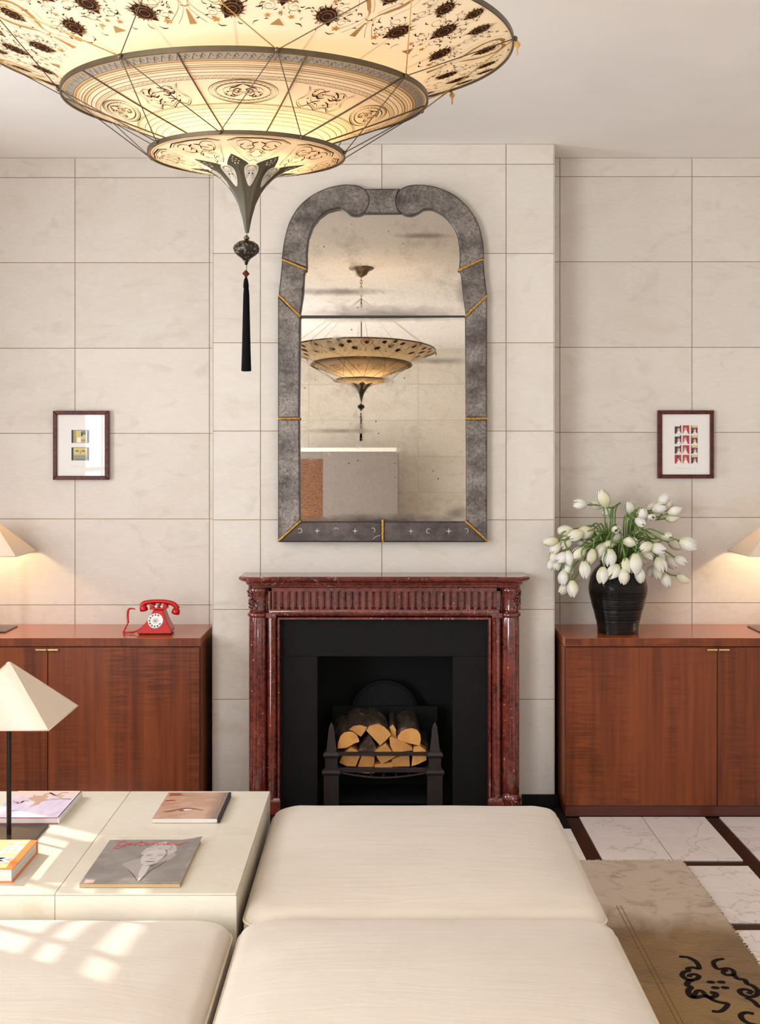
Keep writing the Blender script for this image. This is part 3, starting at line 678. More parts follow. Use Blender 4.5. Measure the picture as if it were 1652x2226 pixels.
for s in (-1, 1):
    xc = XM + s * 0.543; yc = 5.068; R = 0.0385
    # back block filling the corner
    m = MB(); m.box((XM + s * 0.504, 5.07, 0), (XM + s * 0.578, yb_, 0.974)); m.build('pier', 'porphyry', fp)
    flute = lambda a, z: 1.0 - 0.10 * max(0.0, math.cos(9 * a)) ** 0.7
    m = MB(); pr = [(R * 0.94, 0.088), (R, 0.094)] + [(R, 0.094 + (0.842 - 0.094) * k / 6) for k in range(1, 7)] + [(R * 0.96, 0.848)]
    m.lathe(pr, (xc, yc, 0), 72, rfun=lambda a, z: (flute(a, z) if 0.1 < z < 0.835 else 1.0)); m.build('fluted_column', 'porphyry', fp, smooth='angle')
    m = MB(); m.lathe([(R * 0.98, 0.846), (R * 1.12, 0.850), (R * 1.20, 0.857), (R * 1.12, 0.864), (R * 0.97, 0.868)], (xc, yc, 0), 40); m.build('necking_ring', 'porphyry', fp, smooth=True)
    m = MB(); m.lathe([(R * 0.97, 0.868), (R * 0.90, 0.880), (R * 0.93, 0.930), (R * 1.06, 0.958), (R * 1.12, 0.974)], (xc, yc, 0), 40); cap = m.build('capital', 'porphyry', fp, smooth=True)
    rr = random.Random(5 + s); m = MB()
    for k in range(26):                                    # carved foliage on the outer half
        a = s * rr.uniform(0.15, 1.9); z = rr.uniform(0.884, 0.966); r0 = R * (0.95 + 0.10 * (z - 0.88) / 0.09)
        px, py = xc + r0 * math.sin(a), yc - r0 * math.cos(a); t = Vector((math.cos(a), math.sin(a), 0))
        p0 = Vector((px, py, z)); dirv = (t * rr.uniform(-1, 1) + Vector((0, 0, rr.uniform(-1, 1)))).normalized() * rr.uniform(0.008, 0.015)
        nrm = Vector((math.sin(a), -math.cos(a), 0)) * 0.004
        m.tube([p0 - dirv, p0 + nrm, p0 + dirv], [0.002, 0.0048, 0.0015], 6)
    m.build('carved_foliage', 'porphyry', cap, smooth=True)
    m = MB(); m.lathe([(R * 1.12, 0.0), (R * 1.12, 0.052), (R * 1.18, 0.058), (R * 1.18, 0.072), (R * 1.02, 0.079), (R * 0.98, 0.089)], (xc, yc, 0), 40); m.build('column_base', 'porphyry', fp, smooth='angle')
    m = MB(); m.box((XM + s * 0.444, 5.040, 0), (XM + s * 0.510, yb_, 0.060)); m.frustum((XM + s * 0.477, 5.074), 0.033, 0.028, 0.060, 0.072); m.build('plinth_block', 'porphyry', fp, bevel=0.002)
    m = MB(); m.box((XM + s * 0.462, 5.034, ZO + 0.012), (XM + s * 0.506, 5.06, 0.866)); m.build('corner_block', 'porphyry', fp, bevel=0.002)
# black slips and the firebox behind
ys = 5.10
fo0, fo1, foz = -0.275, 0.311, 0.67
for nm, r in (('header_slip', (XM - 0.449, XM + 0.449, foz, ZO + 0.003)), ('side_slip', (XM - 0.449, fo0, 0, foz - 0.0012)), ('side_slip', (fo1, XM + 0.449, 0, foz - 0.0012))):
    m = MB(); m.box((r[0], ys, r[2]), (r[1], ys + 0.03, r[3])); m.build(nm, 'slate', fp, bevel=0.0012)
m = MB(); y2 = 5.62
m.box((fo0 - 0.12, ys + 0.03, 0), (fo0 - 0.06, y2, 0.82)); m.box((fo1 + 0.06, ys + 0.03, 0), (fo1 + 0.12, y2, 0.82)); m.box((fo0 - 0.12, y2, 0), (fo1 + 0.12, y2 + 0.05, 0.82)); m.box((fo0 - 0.12, ys + 0.03, 0.79), (fo1 + 0.12, y2, 0.82)); m.box((fo0 - 0.12, ys, -0.003), (fo1 + 0.12, y2, 0.003))
m.build('firebox', 'soot', fp)
yk = 5.50; fb = thing('fireback', (XM, yk, 0.004), 'dark iron fireback with an arched top standing behind the logs', 'fireback')
sk = F / yk; kx = lambda x: (x - CX) / sk; kz = lambda y: H - (y - CY) / sk
m = MB(); m.box((kx(722), yk, 0.004), (kx(951), yk + 0.02, kz(1535))); m.build('plate', 'soot', fb, bevel=0.002)
m = MB(); c0 = (kx(836), kz(1552)); Ro, Ri = 73 / sk, 65 / sk
poly = [(c0[0] + Ro * math.cos(PI * k / 24), c0[1] + Ro * math.sin(PI * k / 24)) for k in range(25)] + [(c0[0] + Ri * math.cos(PI * k / 24), c0[1] + Ri * math.sin(PI * k / 24)) for k in range(24, -1, -1)]
m.prism(poly, yk + 0.006, yk + 0.03); m.build('arch_rim', 'slate', fb)
m = MB(); m.prism([(c0[0] + Ri * 1.02 * math.cos(PI * k / 24), c0[1] + Ri * 1.02 * math.sin(PI * k / 24)) for k in range(25)], yk + 0.016, yk + 0.03); m.build('arch_plate', 'soot', fb)

# fire grate: two obelisk posts, two bars and a bowed basket
yg = 5.165; sg = F / yg; gx = lambda x: (x - CX) / sg; gz = lambda y: H - (y - CY) / sg
gr = thing('fire_grate', (gx(833), yg, 0.003), 'black iron fire grate with two obelisk posts in the hearth', 'fire grate')
for xc in (720.5, 945):
    x = gx(xc); c = (x, yg)
    m = MB(); m.box((x - 0.033, yg - 0.033, 0.003), (x + 0.033, yg + 0.033, gz(1681))); m.build('post', 'iron', gr, bevel=0.001)
    m = MB(); m.frustum(c, 0.036, 0.041, gz(1682), gz(1676)); m.frustum(c, 0.041, 0.038, gz(1676), gz(1670)); m.frustum(c, 0.038, 0.026, gz(1670), gz(1665)); m.build('post_cap', 'iron', gr)
    m = MB(); m.frustum(c, 0.0265, 0.0265, gz(1666), gz(1644)); m.build('upper_post', 'iron', gr)
    m = MB(); m.frustum(c, 0.030, 0.035, gz(1645), gz(1639)); m.frustum(c, 0.035, 0.030, gz(1639), gz(1632)); m.build('upper_cap', 'iron', gr)
    m = MB(); m.frustum(c, 0.022, 0.0105, gz(1632), gz(1580)); m.frustum(c, 0.0105, 0.001, gz(1580), gz(1570)); m.build('obelisk', 'iron', gr)
for y0, y1 in ((1633.5, 1641), (1667.5, 1677)):
    m = MB(); m.box((gx(722), yg - 0.018, gz(y1)), (gx(944), yg - 0.004, gz(y0))); m.build('front_bar', 'iron', gr, bevel=0.001)
m = MB(); pts = [(gx(738 + (930 - 738) * t), yg - 0.020 + 0.0, gz(1677 + 11 * math.sin(PI * t))) for t in [k / 20 for k in range(21)]]
m.tube(pts, 0.005, 8)
for k in range(7):
    t = (k + 0.5) / 7; x = gx(738 + (930 - 738) * t); m.tube([(x, yg - 0.016, gz(1677 + 11 * math.sin(PI * t))), (x, yg + 0.25, gz(1683))], 0.005, 6)
m.build('basket', 'iron', gr, smooth=True)

# firewood: faces traced on the ends of the logs
def Z5(pts): return [(680 + a / 5.1625, 1420 + b / 5.1625) for a, b in pts]
logs = [
 ([(278, 1070), (285, 1000), (310, 930), (350, 890), (400, 878), (450, 885), (490, 915), (515, 960), (520, 995), (470, 1010), (420, 1040), (380, 1062)], 0.00, 'half-round', 'half-round log at the left end of the pile', (-0.03, 0.05)),
 ([(405, 855), (460, 815), (530, 806), (610, 828), (590, 870), (540, 937)], 0.01, 'wedge', 'small pale split log lying at the top left of the pile', (-0.01, 0.055)),
 ([(600, 870), (630, 820), (680, 800), (740, 798), (800, 825), (850, 870), (880, 912), (815, 985), (755, 1035), (680, 955)], 0.00, 'wedge', 'large split log in the top middle with an orange face', (-0.02, 0.045)),
 ([(950, 990), (955, 930), (985, 885), (1040, 852), (1110, 840), (1170, 860), (1205, 910), (1212, 970), (1200, 1038), (1120, 1020), (1040, 1000)], 0.00, 'round', 'thick round log at the top right of the pile', (-0.01, 0.06)),
 ([(862, 960), (880, 940), (960, 970), (1040, 1010), (1110, 1060), (1118, 1092), (1000, 1105), (900, 1105), (870, 1040)], -0.004, 'wedge', 'pale quarter log under the thick round log', (0.0, 0.02)),
 ([(515, 1100), (545, 1040), (640, 925), (690, 1010), (718, 1080), (700, 1105)], 0.006, 'side', 'grey-brown split log below the large middle log', (-0.02, 0.0)),
 ([(690, 1110), (750, 1060), (815, 1015), (850, 1060), (930, 1160), (850, 1205), (775, 1245), (730, 1190)], -0.002, 'wedge', 'diamond-faced split log in the middle behind the upper bar', (0.0, 0.0)),
 ([(1128, 1062), (1200, 1040), (1270, 1095), (1275, 1200), (1180, 1245), (1108, 1268), (1120, 1150)], -0.002, 'wedge', 'split log at the right end with a whitish edge', (0.01, 0.0)),
 ([(298, 1228), (340, 1140), (420, 1058), (500, 1095), (530, 1150), (480, 1272), (380, 1268)], 0.003, 'wedge', 'split log low on the left behind the bars', (-0.01, 0.0)),
 ([(506, 1275), (550, 1152), (620, 1160), (692, 1178), (680, 1275)], 0.000, 'wedge', 'square-faced split log low in the left middle', (0.0, 0.0)),
 ([(885, 1275), (888, 1195), (980, 1165), (1078, 1145), (1088, 1270)], 0.000, 'wedge', 'square-faced split log low in the right middle', (0.0, 0.0)),
 ([(690, 1250), (760, 1240), (892, 1228), (888, 1330), (700, 1330)], 0.004, 'wedge', 'flat split log at the bottom centre of the grate', (0.0, 0.0)),
 ([(480, 1335), (560, 1290), (680, 1300), (690, 1345), (600, 1350)], 0.010, 'wedge', 'thin split log at the bottom left of the basket', (0.0, 0.0)),
 ([(860, 830), (900, 800), (935, 860), (930, 950), (890, 935)], 0.03, 'side', 'narrow reddish log wedged between the two big top logs', (0.0, 0.03)),
 ([(1180, 1010), (1230, 960), (1290, 1010), (1290, 1080), (1220, 1080)], 0.05, 'side', 'dark log end behind the right-hand post', (0.0, 0.0)),
]
for n, (pts, dy, kind, lab, lean) in enumerate(logs):
    yl = yg + 0.024 + dy; sl = F / yl; px = Z5(pts)
    poly = [((x - CX) / sl, H - (y - CY) / sl) for x, y in px]
    cxm = sum(p[0] for p in poly) / len(poly); czm = sum(p[1] for p in poly) / len(poly)
    lg = thing('firewood_log', (cxm, yl, czm), lab, 'log', 'split logs stacked in the grate')
    a = sum(poly[i][0] * poly[(i + 1) % len(poly)][1] - poly[(i + 1) % len(poly)][0] * poly[i][1] for i in range(len(poly)))
    if a < 0: poly = poly[::-1]
    L = 0.20; rings = []
    for t in (0, 0.04, 0.3, 0.6, 1.0):
        k = 1.0 + (0.03 if 0 < t < 1 else 0.0)
        rings.append([(cxm + (p[0] - cxm) * k + lean[0] * t, yl + L * t, czm + (p[1] - czm) * k + lean[1] * t * 0.6) for p in poly])
    m = MB(); m.loft(rings, False, True); b = m.build('bark' if kind != 'wedge' else 'split_side', 'bark' if kind in ('round', 'half-round', 'side') or n in (1, 2) else 'cutwood', lg, smooth='angle')
    m = MB(); m.add([(p[0], yl, p[1]) for p in poly], [tuple(range(len(poly)))]); m.build('cut_face', 'bark' if n in (5, 14) else 'cutwood', lg)

# ------------------------------------------------------------------ mirror over the mantel
YG = 5.150; sG = F / YG
mx_ = lambda x: (x - CX) / sG; mz = lambda y: H - (y - CY) / sG
mir = thing('wall_mirror', (mx_(832), YC, mz(1178)), 'tall antique wall mirror with scrolled tarnished-glass frame above the mantel', 'mirror')
ZF = lambda pts: [(580 + a / 3.304, 380 + b / 3.304) for a, b in pts]
def frame_piece(px, mat='mirror_frame', name='frame_segment', y0=5.134):
    poly = [(mx_(x), mz(y)) for x, y in px]
    m = MB(); m.prism(poly, y0, YC - 0.002, inset=0.004); o = m.build(name, mat, mir)
    a = sum(poly[i][0] * poly[(i + 1) % len(poly)][1] - poly[(i + 1) % len(poly)][0] * poly[i][1] for i in range(len(poly)))
    m = MB(); m.prism(offset_poly(poly if a > 0 else poly[::-1], 0.0024), y0 + 0.0045, YC - 0.003); m.build('segment_edge', 'mirror_edge', o)
    return o
left_arch = ZF([(112, 604), (118, 560), (130, 480), (165, 350), (230, 240), (320, 160), (430, 105), (540, 80), (610, 80), (655, 86), (700, 110), (728, 150), (735, 190), (722, 240), (690, 280), (640, 293), (590, 280), (555, 255), (520, 243), (440, 262), (380, 305), (330, 370), (297, 460), (287, 560), (288, 672)])
right_arch = ZF([(1554, 600), (1548, 490), (1510, 350), (1440, 240), (1340, 150), (1220, 98), (1110, 80), (1020, 85), (965, 110), (935, 150), (925, 200), (945, 250), (985, 285), (1040, 295), (1090, 275), (1130, 252), (1190, 252), (1260, 292), (1330, 365), (1370, 440), (1385, 520), (1390, 590), (1382, 690)])
def crv(p, n=4): return [(q.x, q.y) for q in smooth_path([(a, b, 0) for a, b in p], n)]
frame_piece(crv(left_arch[:20]) + left_arch[20:]); frame_piece(crv(right_arch[:21]) + right_arch[21:])
frame_piece(ZF([(700, 107), (950, 107), (928, 160), (926, 210), (948, 262), (960, 278), (690, 278), (722, 236), (733, 190), (725, 150)]), y0=5.140)
frame_piece([(615, 566), (664, 585), (661, 600), (659, 640), (652, 686), (607, 644), (612, 600)]); frame_piece([(1049, 565), (998, 586), (1003, 600), (1007, 640), (1013, 686), (1057, 644), (1052, 600)])
frame_piece([(606, 646), (652, 690), (650, 908), (606, 908)]); frame_piece([(1057, 646), (1012, 690), (1013, 908), (1057, 908)])
frame_piece([(606, 912), (650, 912), (652, 1131), (606, 1174)], 'mirror_frame'); frame_piece([(1057, 912), (1013, 912), (1014, 1131), (1057, 1174)])
bl = frame_piece([(608, 1177), (654, 1134), (830, 1134), (830, 1177)], 'mirror_dark'); br = frame_piece([(834, 1177), (834, 1134), (1012, 1134), (1056, 1177)], 'mirror_dark')
for ln in (((614, 564), (666, 586)), ((606, 641), (653, 688)), ((604, 910), (652, 910)), ((604, 1177), (654, 1132)), ((832, 1129), (832, 1178)), ((1050, 563), (996, 588)), ((1059, 642), (1011, 688)), ((1012, 910), (1059, 910)), ((1011, 1132), (1060, 1177))):
    a, b = P(*ln[0], 5.129), P(*ln[1], 5.129); m = MB()
    m.tube([a + (b - a) * t for t in (0, .02, .25, .5, .75, .98, 1)], [.004, .0056, .0058, .0056, .0058, .0056, .004], 8); m.build('gilt_rod', 'gilt', mir, smooth='angle')
m = MB(); m.box((mx_(649), 5.174, mz(1136)), (mx_(1015), YC - 0.001, mz(688))); m.box((mx_(662), 5.174, mz(688)), (mx_(1005), YC - 0.001, mz(470))); m.build('backboard', 'mirror_edge', mir)
m = MB(); m.box((mx_(651), 5.137, mz(689.5)), (mx_(1014), 5.165, mz(686.5))); m.build('dividing_strip', 'mirror_edge', mir)
def pane(poly, yaw, pitch, mat, dy=0.0):
    pts = [(mx_(x), mz(y)) for x, y in poly]; c = Vector(((min(p[0] for p in pts) + max(p[0] for p in pts)) / 2, 5.153 + dy, (min(p[1] for p in pts) + max(p[1] for p in pts)) / 2))
    m = MB(); m.prism([(p[0] - c.x, p[1] - c.z) for p in pts], 0, 0.003); me = m.mesh('mirror_pane')
    o = link('mirror_pane', me, mat, mir); o.location = c - root_loc(mir); o.rotation_euler = (pitch, 0, yaw); return o
pane([(650, 688.5), (1014, 688.5), (1014, 1135), (650, 1135)], -0.0212, -0.013, 'mirror_low')
up = [(650, 687), (656, 640), (659, 600), (664, 585)] + list(reversed(crv(ZF([(640, 283), (590, 270), (555, 248), (520, 236), (440, 255), (375, 300), (325, 366), (290, 460), (281, 560), (284, 672)]), 2)))[0:0]
upper = ZF([(236, 1016), (255, 870), (258, 700), (281, 672), (279, 560), (290, 456), (324, 364), (376, 299), (440, 256), (520, 236), (600, 262), (650, 262), (1000, 262), (1060, 275), (1130, 246), (1192, 246), (1264, 286), (1336, 361), (1377, 438), (1392, 520), (1397, 590), (1400, 690), (1416, 870), (1440, 1016)])
pane(upper, -0.0212, -0.016, 'mirror_up')
# engraved stars and crescents on the lower glass
pr = Print()
def star(px, py, r=6.5):
    for a in range(4):
        t = a * PI / 2; pr.poly([(px + r * math.cos(t), py + r * math.sin(t)), (px + 1.5 * math.cos(t + PI / 4), py + 1.5 * math.sin(t + PI / 4)), (px, py), (px + 1.5 * math.cos(t - PI / 4), py + 1.5 * math.sin(t - PI / 4))])
def crescent(px, py, a0, a1, r=5): pr.stroke([(px + r * math.cos(a0 + (a1 - a0) * k / 10), py + r * math.sin(a0 + (a1 - a0) * k / 10)) for k in range(11)], 1.4, taper=True)
star(690, 1153.5); star(772, 1153.5); star(893, 1154); star(975, 1154, 7.5)
crescent(652, 1153, -2.6, 2.4); crescent(731, 1152, 3.4, 6.0); crescent(810, 1152, -2.2, 1.0); crescent(932, 1154, 1.2, 5.6); crescent(1012, 1153, -2.2, 1.5)
pr.stroke([(810, 1172), (817, 1166), (827, 1163)], 0.9, smooth=3)
pr.build('engraving', 'etch', bl, lambda u, v: (mx_(u), 5.1334, mz(v)))

# ------------------------------------------------------------------ framed pictures
YP = 5.405; sP = F / YP; px_ = lambda x: (x - CX) / sP; pz = lambda y: H - (y - CY) / sP
def solid(name, rgb, rough=0.6):
    if name not in MAT: MAT[name] = plain(name, S(*rgb), rough, nz=0.04)
    return name
def quad(r, y, name, mat, parent, t=0.0008):
    m = MB(); m.box((px_(r[0]), y, pz(r[3])), (px_(r[2]), y + t, pz(r[1]))); return m.build(name, mat, parent)
def picture(x0, y0, x1, y1, label):
    o = thing('framed_picture', (px_((x0 + x1) / 2), YA, pz(y1)), label, 'picture')
    w = 8.5
    for poly in ([(x0, y0), (x1, y0), (x1 - w, y0 + w), (x0 + w, y0 + w)], [(x0, y1), (x1, y1), (x1 - w, y1 - w), (x0 + w, y1 - w)], [(x0, y0), (x0 + w, y0 + w), (x0 + w, y1 - w), (x0, y1)], [(x1, y0), (x1 - w, y0 + w), (x1 - w, y1 - w), (x1, y1)]):
        m = MB(); m.prism([(px_(a), pz(b)) for a, b in poly], YP - 0.002, YA - 0.0005, inset=0.002); m.build('frame_rail', 'mahogany', o)
    quad((x0 + w - 1, y0 + w - 1, x1 - w + 1, y1 - w + 1), YP + 0.008, 'mat_board', 'mat_board', o, 0.004)
    quad((x0 + w - 1, y0 + w - 1, x1 - w + 1, y1 - w + 1), YP + 0.003, 'glass', 'glass', o, 0.001)
    return o
solid('print_cream', (214, 190, 118)); solid('print_olive', (150, 150, 90)); solid('print_blue', (96, 116, 128)); solid('print_plum', (52, 38, 46)); solid('print_white', (240, 238, 234)); solid('print_teal', (140, 150, 120)); solid('print_grey', (150, 144, 136))
pl = picture(115, 893, 236, 1043, 'small mahogany-framed picture with two colour prints, left of the chimney breast')
ypr = YP + 0.0068
def pr_rect(o, r, mat, dy=0.0, name='print'): quad(r, ypr - dy, name, mat, o, 0.0003)
for yy, top in ((933, True), (971, False)):
    pr_rect(o=pl, r=(153, yy, 194.5, yy + 31.5), mat='print_white', name='print_border')
    pr_rect(pl, (154.5, yy + 1.5, 193, yy + 30), 'print_plum', 0.0004)
    pr_rect(pl, (159, yy + 2.5, 188.5, yy + 29.5), 'print_cream', 0.0008)
    if top:
        pr_rect(pl, (160, yy + 3, 164, yy + 29), 'print_olive', 0.0012); pr_rect(pl, (176, yy + 4, 186, yy + 12), 'print_blue', 0.0012); pr_rect(pl, (167, yy + 18, 175, yy + 29), 'print_white', 0.0012); pr_rect(pl, (175.5, yy + 7, 179, yy + 15), 'print_plum', 0.0016); pr_rect(pl, (176, yy + 22, 187, yy + 27), 'print_grey', 0.0012); pr_rect(pl, (186, yy + 4, 188, yy + 28), 'print_white', 0.0016)
    else:
        pr_rect(pl, (159.5, yy + 18, 188, yy + 22), 'print_grey', 0.0012); pr_rect(pl, (159.5, yy + 22, 188, yy + 29), 'print_teal', 0.0012); pr_rect(pl, (163.5, yy + 7.5, 170, yy + 11), 'print_blue', 0.0012); pr_rect(pl, (177, yy + 7.5, 184.5, yy + 11), 'print_blue', 0.0012); pr_rect(pl, (173, yy + 8.5, 175.5, yy + 15), 'print_olive', 0.0012); pr_rect(pl, (164, yy + 26.5, 184, yy + 29.2), 'print_blue', 0.0016)
def scribble(o, x0, x1, y, mat, seed):
    r = random.Random(seed); p = Print(); x = x0
    while x < x1:
        w = r.uniform(2.0, 5.0)
        if r.random() < 0.8: p.stroke([(x + w * k / 6, y + r.uniform(-0.7, 0.7)) for k in range(7)], 0.5)
        x += w + r.uniform(0.5, 2.2)
    p.build('pencil_caption', mat, o, lambda u, v: (px_(u), ypr - 0.0004, pz(v)))
solid('pencil', (176, 168, 160)); scribble(pl, 155, 178, 1014, 'pencil', 3); scribble(pl, 189, 195, 1014.5, 'pencil', 4)
pr2 = picture(1431, 892, 1552, 1040, 'small mahogany-framed picture with a grid of twelve red prints, above the tulips')
for nm, c in (('grid_red', (178, 28, 46)), ('grid_dark', (70, 16, 22)), ('grid_pink', (228, 180, 170)), ('grid_white', (240, 230, 222)), ('grid_tan', (226, 190, 130)), ('grid_black', (34, 18, 22))): solid(nm, c)
GR = random.Random(3)
for cxi, gx0 in enumerate((1467.5, 1485, 1503)):
    for rw, gy0 in enumerate((924.5, 946.5, 968, 989)):
        w, h = 14, 18.5; bgm = ('grid_dark', 'grid_red', 'grid_dark')[cxi]
        if cxi == 0 and rw == 3: bgm = 'grid_red'
        pr_rect(pr2, (gx0, gy0, gx0 + w, gy0 + h), bgm, 0.0004)
        if cxi == 2: pr_rect(pr2, (gx0 + 1.5, gy0, gx0 + w - 0.5, gy0 + 5.2), 'grid_tan', 0.0008)
        if cxi == 0 and rw < 3: pr_rect(pr2, (gx0, gy0, gx0 + w - 3, gy0 + 2.5), 'grid_white', 0.0008); pr_rect(pr2, (gx0 + 0.5, gy0 + 3, gx0 + w - 5, gy0 + 7), 'grid_black', 0.0007)
        f = Print(); ex, ey = gx0 + (8.5, 5.5, 8.0)[cxi] + GR.uniform(-.5, .5), gy0 + (9, 7.5, 11)[cxi]
        f.ell((ex, ey), 3.1, 4.0); f.build('print_figure', 'grid_pink', pr2, lambda u, v: (px_(u), ypr - 0.0012, pz(v)))
        f = Print(); f.poly([(ex - 5, gy0 + h), (ex - 2.5, ey + 4), (ex + 2.5, ey + 3), (min(ex + 6, gx0 + w), gy0 + h)]); f.build('print_shirt', 'grid_white', pr2, lambda u, v: (px_(u), ypr - 0.0010, pz(v)))
        f = Print(); f.poly([(ex - 3, ey - 2), (ex + 2, ey - 2.4), (ex + 2, ey - 1.2), (ex - 3, ey - 0.8)]); f.build('print_shade', 'grid_black', pr2, lambda u, v: (px_(u), ypr - 0.0014, pz(v)))
        if cxi == 0 and rw == 3:
            f = Print(); f.poly([(gx0 + 2, gy0), (gx0 + 5, gy0), (gx0 + w, gy0 + 13), (gx0 + w, gy0 + 15)]); f.build('print_stroke', 'grid_black', pr2, lambda u, v: (px_(u), ypr - 0.0018, pz(v)))
scribble(pr2, 1466, 1503, 1018, 'pencil', 8); scribble(pr2, 1509, 1516, 1018, 'pencil', 9)

# ------------------------------------------------------------------ ottomans, table, rug
def rrect(x0, x1, y0, y1, r, n=8):
    pts = []
    for cx0, cy0, a0 in ((x1 - r, y1 - r, 0), (x0 + r, y1 - r, PI / 2), (x0 + r, y0 + r, PI), (x1 - r, y0 + r, 1.5 * PI)):
        for k in range(n + 1):
            a = a0 + PI / 2 * k / n; pts.append((cx0 + r * math.cos(a), cy0 + r * math.sin(a)))
    # subdivide straight runs
    out = []
    for i, p in enumerate(pts):
        q = pts[(i + 1) % len(pts)]; out.append(p)
        d = math.hypot(q[0] - p[0], q[1] - p[1]); k = 12 if i % (n + 1) == n else 1
        for j in range(1, k): out.append((p[0] + (q[0] - p[0]) * j / k, p[1] + (q[1] - p[1]) * j / k))
    return out
def ottoman(x0, x1, y0, y1, label, seed):
    zt = 0.424; o = thing('ottoman', ((x0 + x1) / 2, (y0 + y1) / 2, 0.012), label, 'ottoman'); r = random.Random(seed)
    ph_ = [r.uniform(0, 6) for _ in range(6)]
    base = rrect(x0, x1, y0, y1, 0.055); cx0, cy0 = (x0 + x1) / 2, (y0 + y1) / 2
    def ring(ins, z, wob=0.0):
        b = rrect(x0 + ins, x1 - ins, y0 + ins, y1 - ins, min(0.055 + ins * 0.55, 0.45 - ins))
        n0 = len(base)
        out = []
        for i, p in enumerate(b):
            t = i / n0 * 2 * PI; w = wob * (math.sin(5 * t + ph_[0]) + math.sin(9 * t + ph_[1]) + 0.7 * math.sin(17 * t + ph_[2]))
            if ins > 0.039:
                u, v = (p[0] - cx0) / (x1 - x0) * 2, (p[1] - cy0) / (y1 - y0) * 2; z2 = zt - 0.010 + 0.030 * (1 - abs(u) ** 2.6) * (1 - abs(v) ** 2.6); out.append((p[0], p[1], z2 + (w * 0.6 if ins < 0.15 else 0)))
            else: out.append((p[0], p[1], z + w))
        return out
    rings = [ring(0.012, 0.055), ring(0.004, 0.08), ring(0.0, 0.20), ring(-0.004, 0.32), ring(-0.001, zt - 0.052)]
    rings += [ring(0.000 + 0.038 * (1 - math.cos(PI / 2 * k / 5)), zt - 0.050 + 0.040 * math.sin(PI / 2 * k / 5), 0.0006) for k in range(6)]
    for ins, dz, wob in ((0.07, 0.0035, .0007), (0.12, 0.0075, .0008), (0.19, 0.011, .001), (0.27, 0.013, .001), (0.36, 0.0145, .0004), (0.42, 0.0148, 0)): rings.append(ring(ins, zt - 0.010 + dz, wob))
    m = MB(); m.loft(rings, True, True); m.build('upholstery', 'silk', o, smooth=True)
    m = MB(); m.tube([(p[0], p[1], p[2]) for p in ring(-0.0015, zt - 0.048)], 0.0036, 6, closed=True); m.build('piping', 'piping', o, smooth=True)
    m = MB(); m.box((x0 + 0.03, y0 + 0.03, 0.012), (x1 - 0.03, y1 - 0.03, 0.058)); m.build('plinth', 'dark_wood', o)
    return o
ottoman(-0.344, 0.566, 2.918, 3.828, 'cream upholstered square ottoman in front of the fireplace', 1)
ottoman(-0.342, 0.568, 1.986, 2.898, 'cream upholstered square ottoman nearest the viewer, right of the dappled one', 2)
ottoman(-1.275, -0.362, 1.986, 2.894, 'cream upholstered square ottoman dappled with window light, at the lower left', 3)
ZT = 0.450; TX0, TX1, TY0, TY1 = -1.268, -0.3605, 2.940, 3.832
tb = thing('coffee_table', ((TX0 + TX1) / 2, (TY0 + TY1) / 2, 0.012), 'square cream parchment-clad coffee table with books and a lamp', 'coffee table')
m = MB(); m.box((TX0 + 0.002, TY0 + 0.002, 0.05), (TX1 - 0.002, TY1 - 0.002, ZT - 0.002)); m.build('core', 'joint', tb)
m = MB(); m.box((TX0 + 0.04, TY0 + 0.04, 0.012), (TX1 - 0.04, TY1 - 0.04, 0.05)); m.build('plinth', 'dark_wood', tb)
xm_, ym_ = -0.814, 3.386; g = 0.0008
for a, b in ((TX0, xm_), (xm_, TX1)):
    for c, d in ((TY0, ym_), (ym_, TY1)):
        m = MB(); m.box((a + g, c + g, ZT - 0.004), (b - g, d - g, ZT)); m.build('top_panel', 'parch_table', tb, bevel=0.0008)
    for y, dy in ((TY0, 0.004), (TY1, -0.004)):
        m = MB(); m.box((a + g, y, 0.05), (b - g, y + dy, ZT - 0.005)); m.build('side_panel', 'parch_table', tb)
for x, dx in ((TX0, 0.004), (TX1, -0.004)):
    for c, d in ((TY0, ym_), (ym_, TY1)):
        m = MB(); m.box((x, c + g, 0.05), (x + dx, d - g, ZT - 0.005)); m.build('side_panel', 'parch_table', tb)

RX1, RY1 = 1.140, 4.453; ZR = 0.012
rug = thing('area_rug', (0, 2.6, 0), 'golden brown silk rug with black cloud motifs beneath the ottomans', 'rug')
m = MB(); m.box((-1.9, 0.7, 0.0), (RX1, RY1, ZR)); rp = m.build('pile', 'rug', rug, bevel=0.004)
rr = random.Random(2); m = MB()
for k in range(700):
    y = 1.6 + (RY1 - 1.6) * rr.random(); m.tube([(RX1 - 0.004, y, 0.006), (RX1 + rr.uniform(0.002, 0.008), y + rr.uniform(-.004, .004), rr.uniform(0.003, 0.012))], 0.0016, 3, caps=False)
for k in range(260):
    x = 0.55 + (RX1 - 0.55) * rr.random(); m.tube([(x, RY1 - 0.004, 0.006), (x + rr.uniform(-.004, .004), RY1 + rr.uniform(0.002, 0.008), rr.uniform(0.003, 0.012))], 0.0016, 3, caps=False)
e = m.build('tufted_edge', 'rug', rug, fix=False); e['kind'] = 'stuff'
pr = Print()
for x in (0.800, 0.815): pr.stroke([(x, 1.4), (x, RY1 - 0.45)], 0.0025)
pr.build('carved_border', 'rug_line', rp, lambda u, v: (u, v, ZR + 0.0004))
ZG = lambda pts: [(1200 + a / 3.655, 1720 + b / 3.655) for a, b in pts]
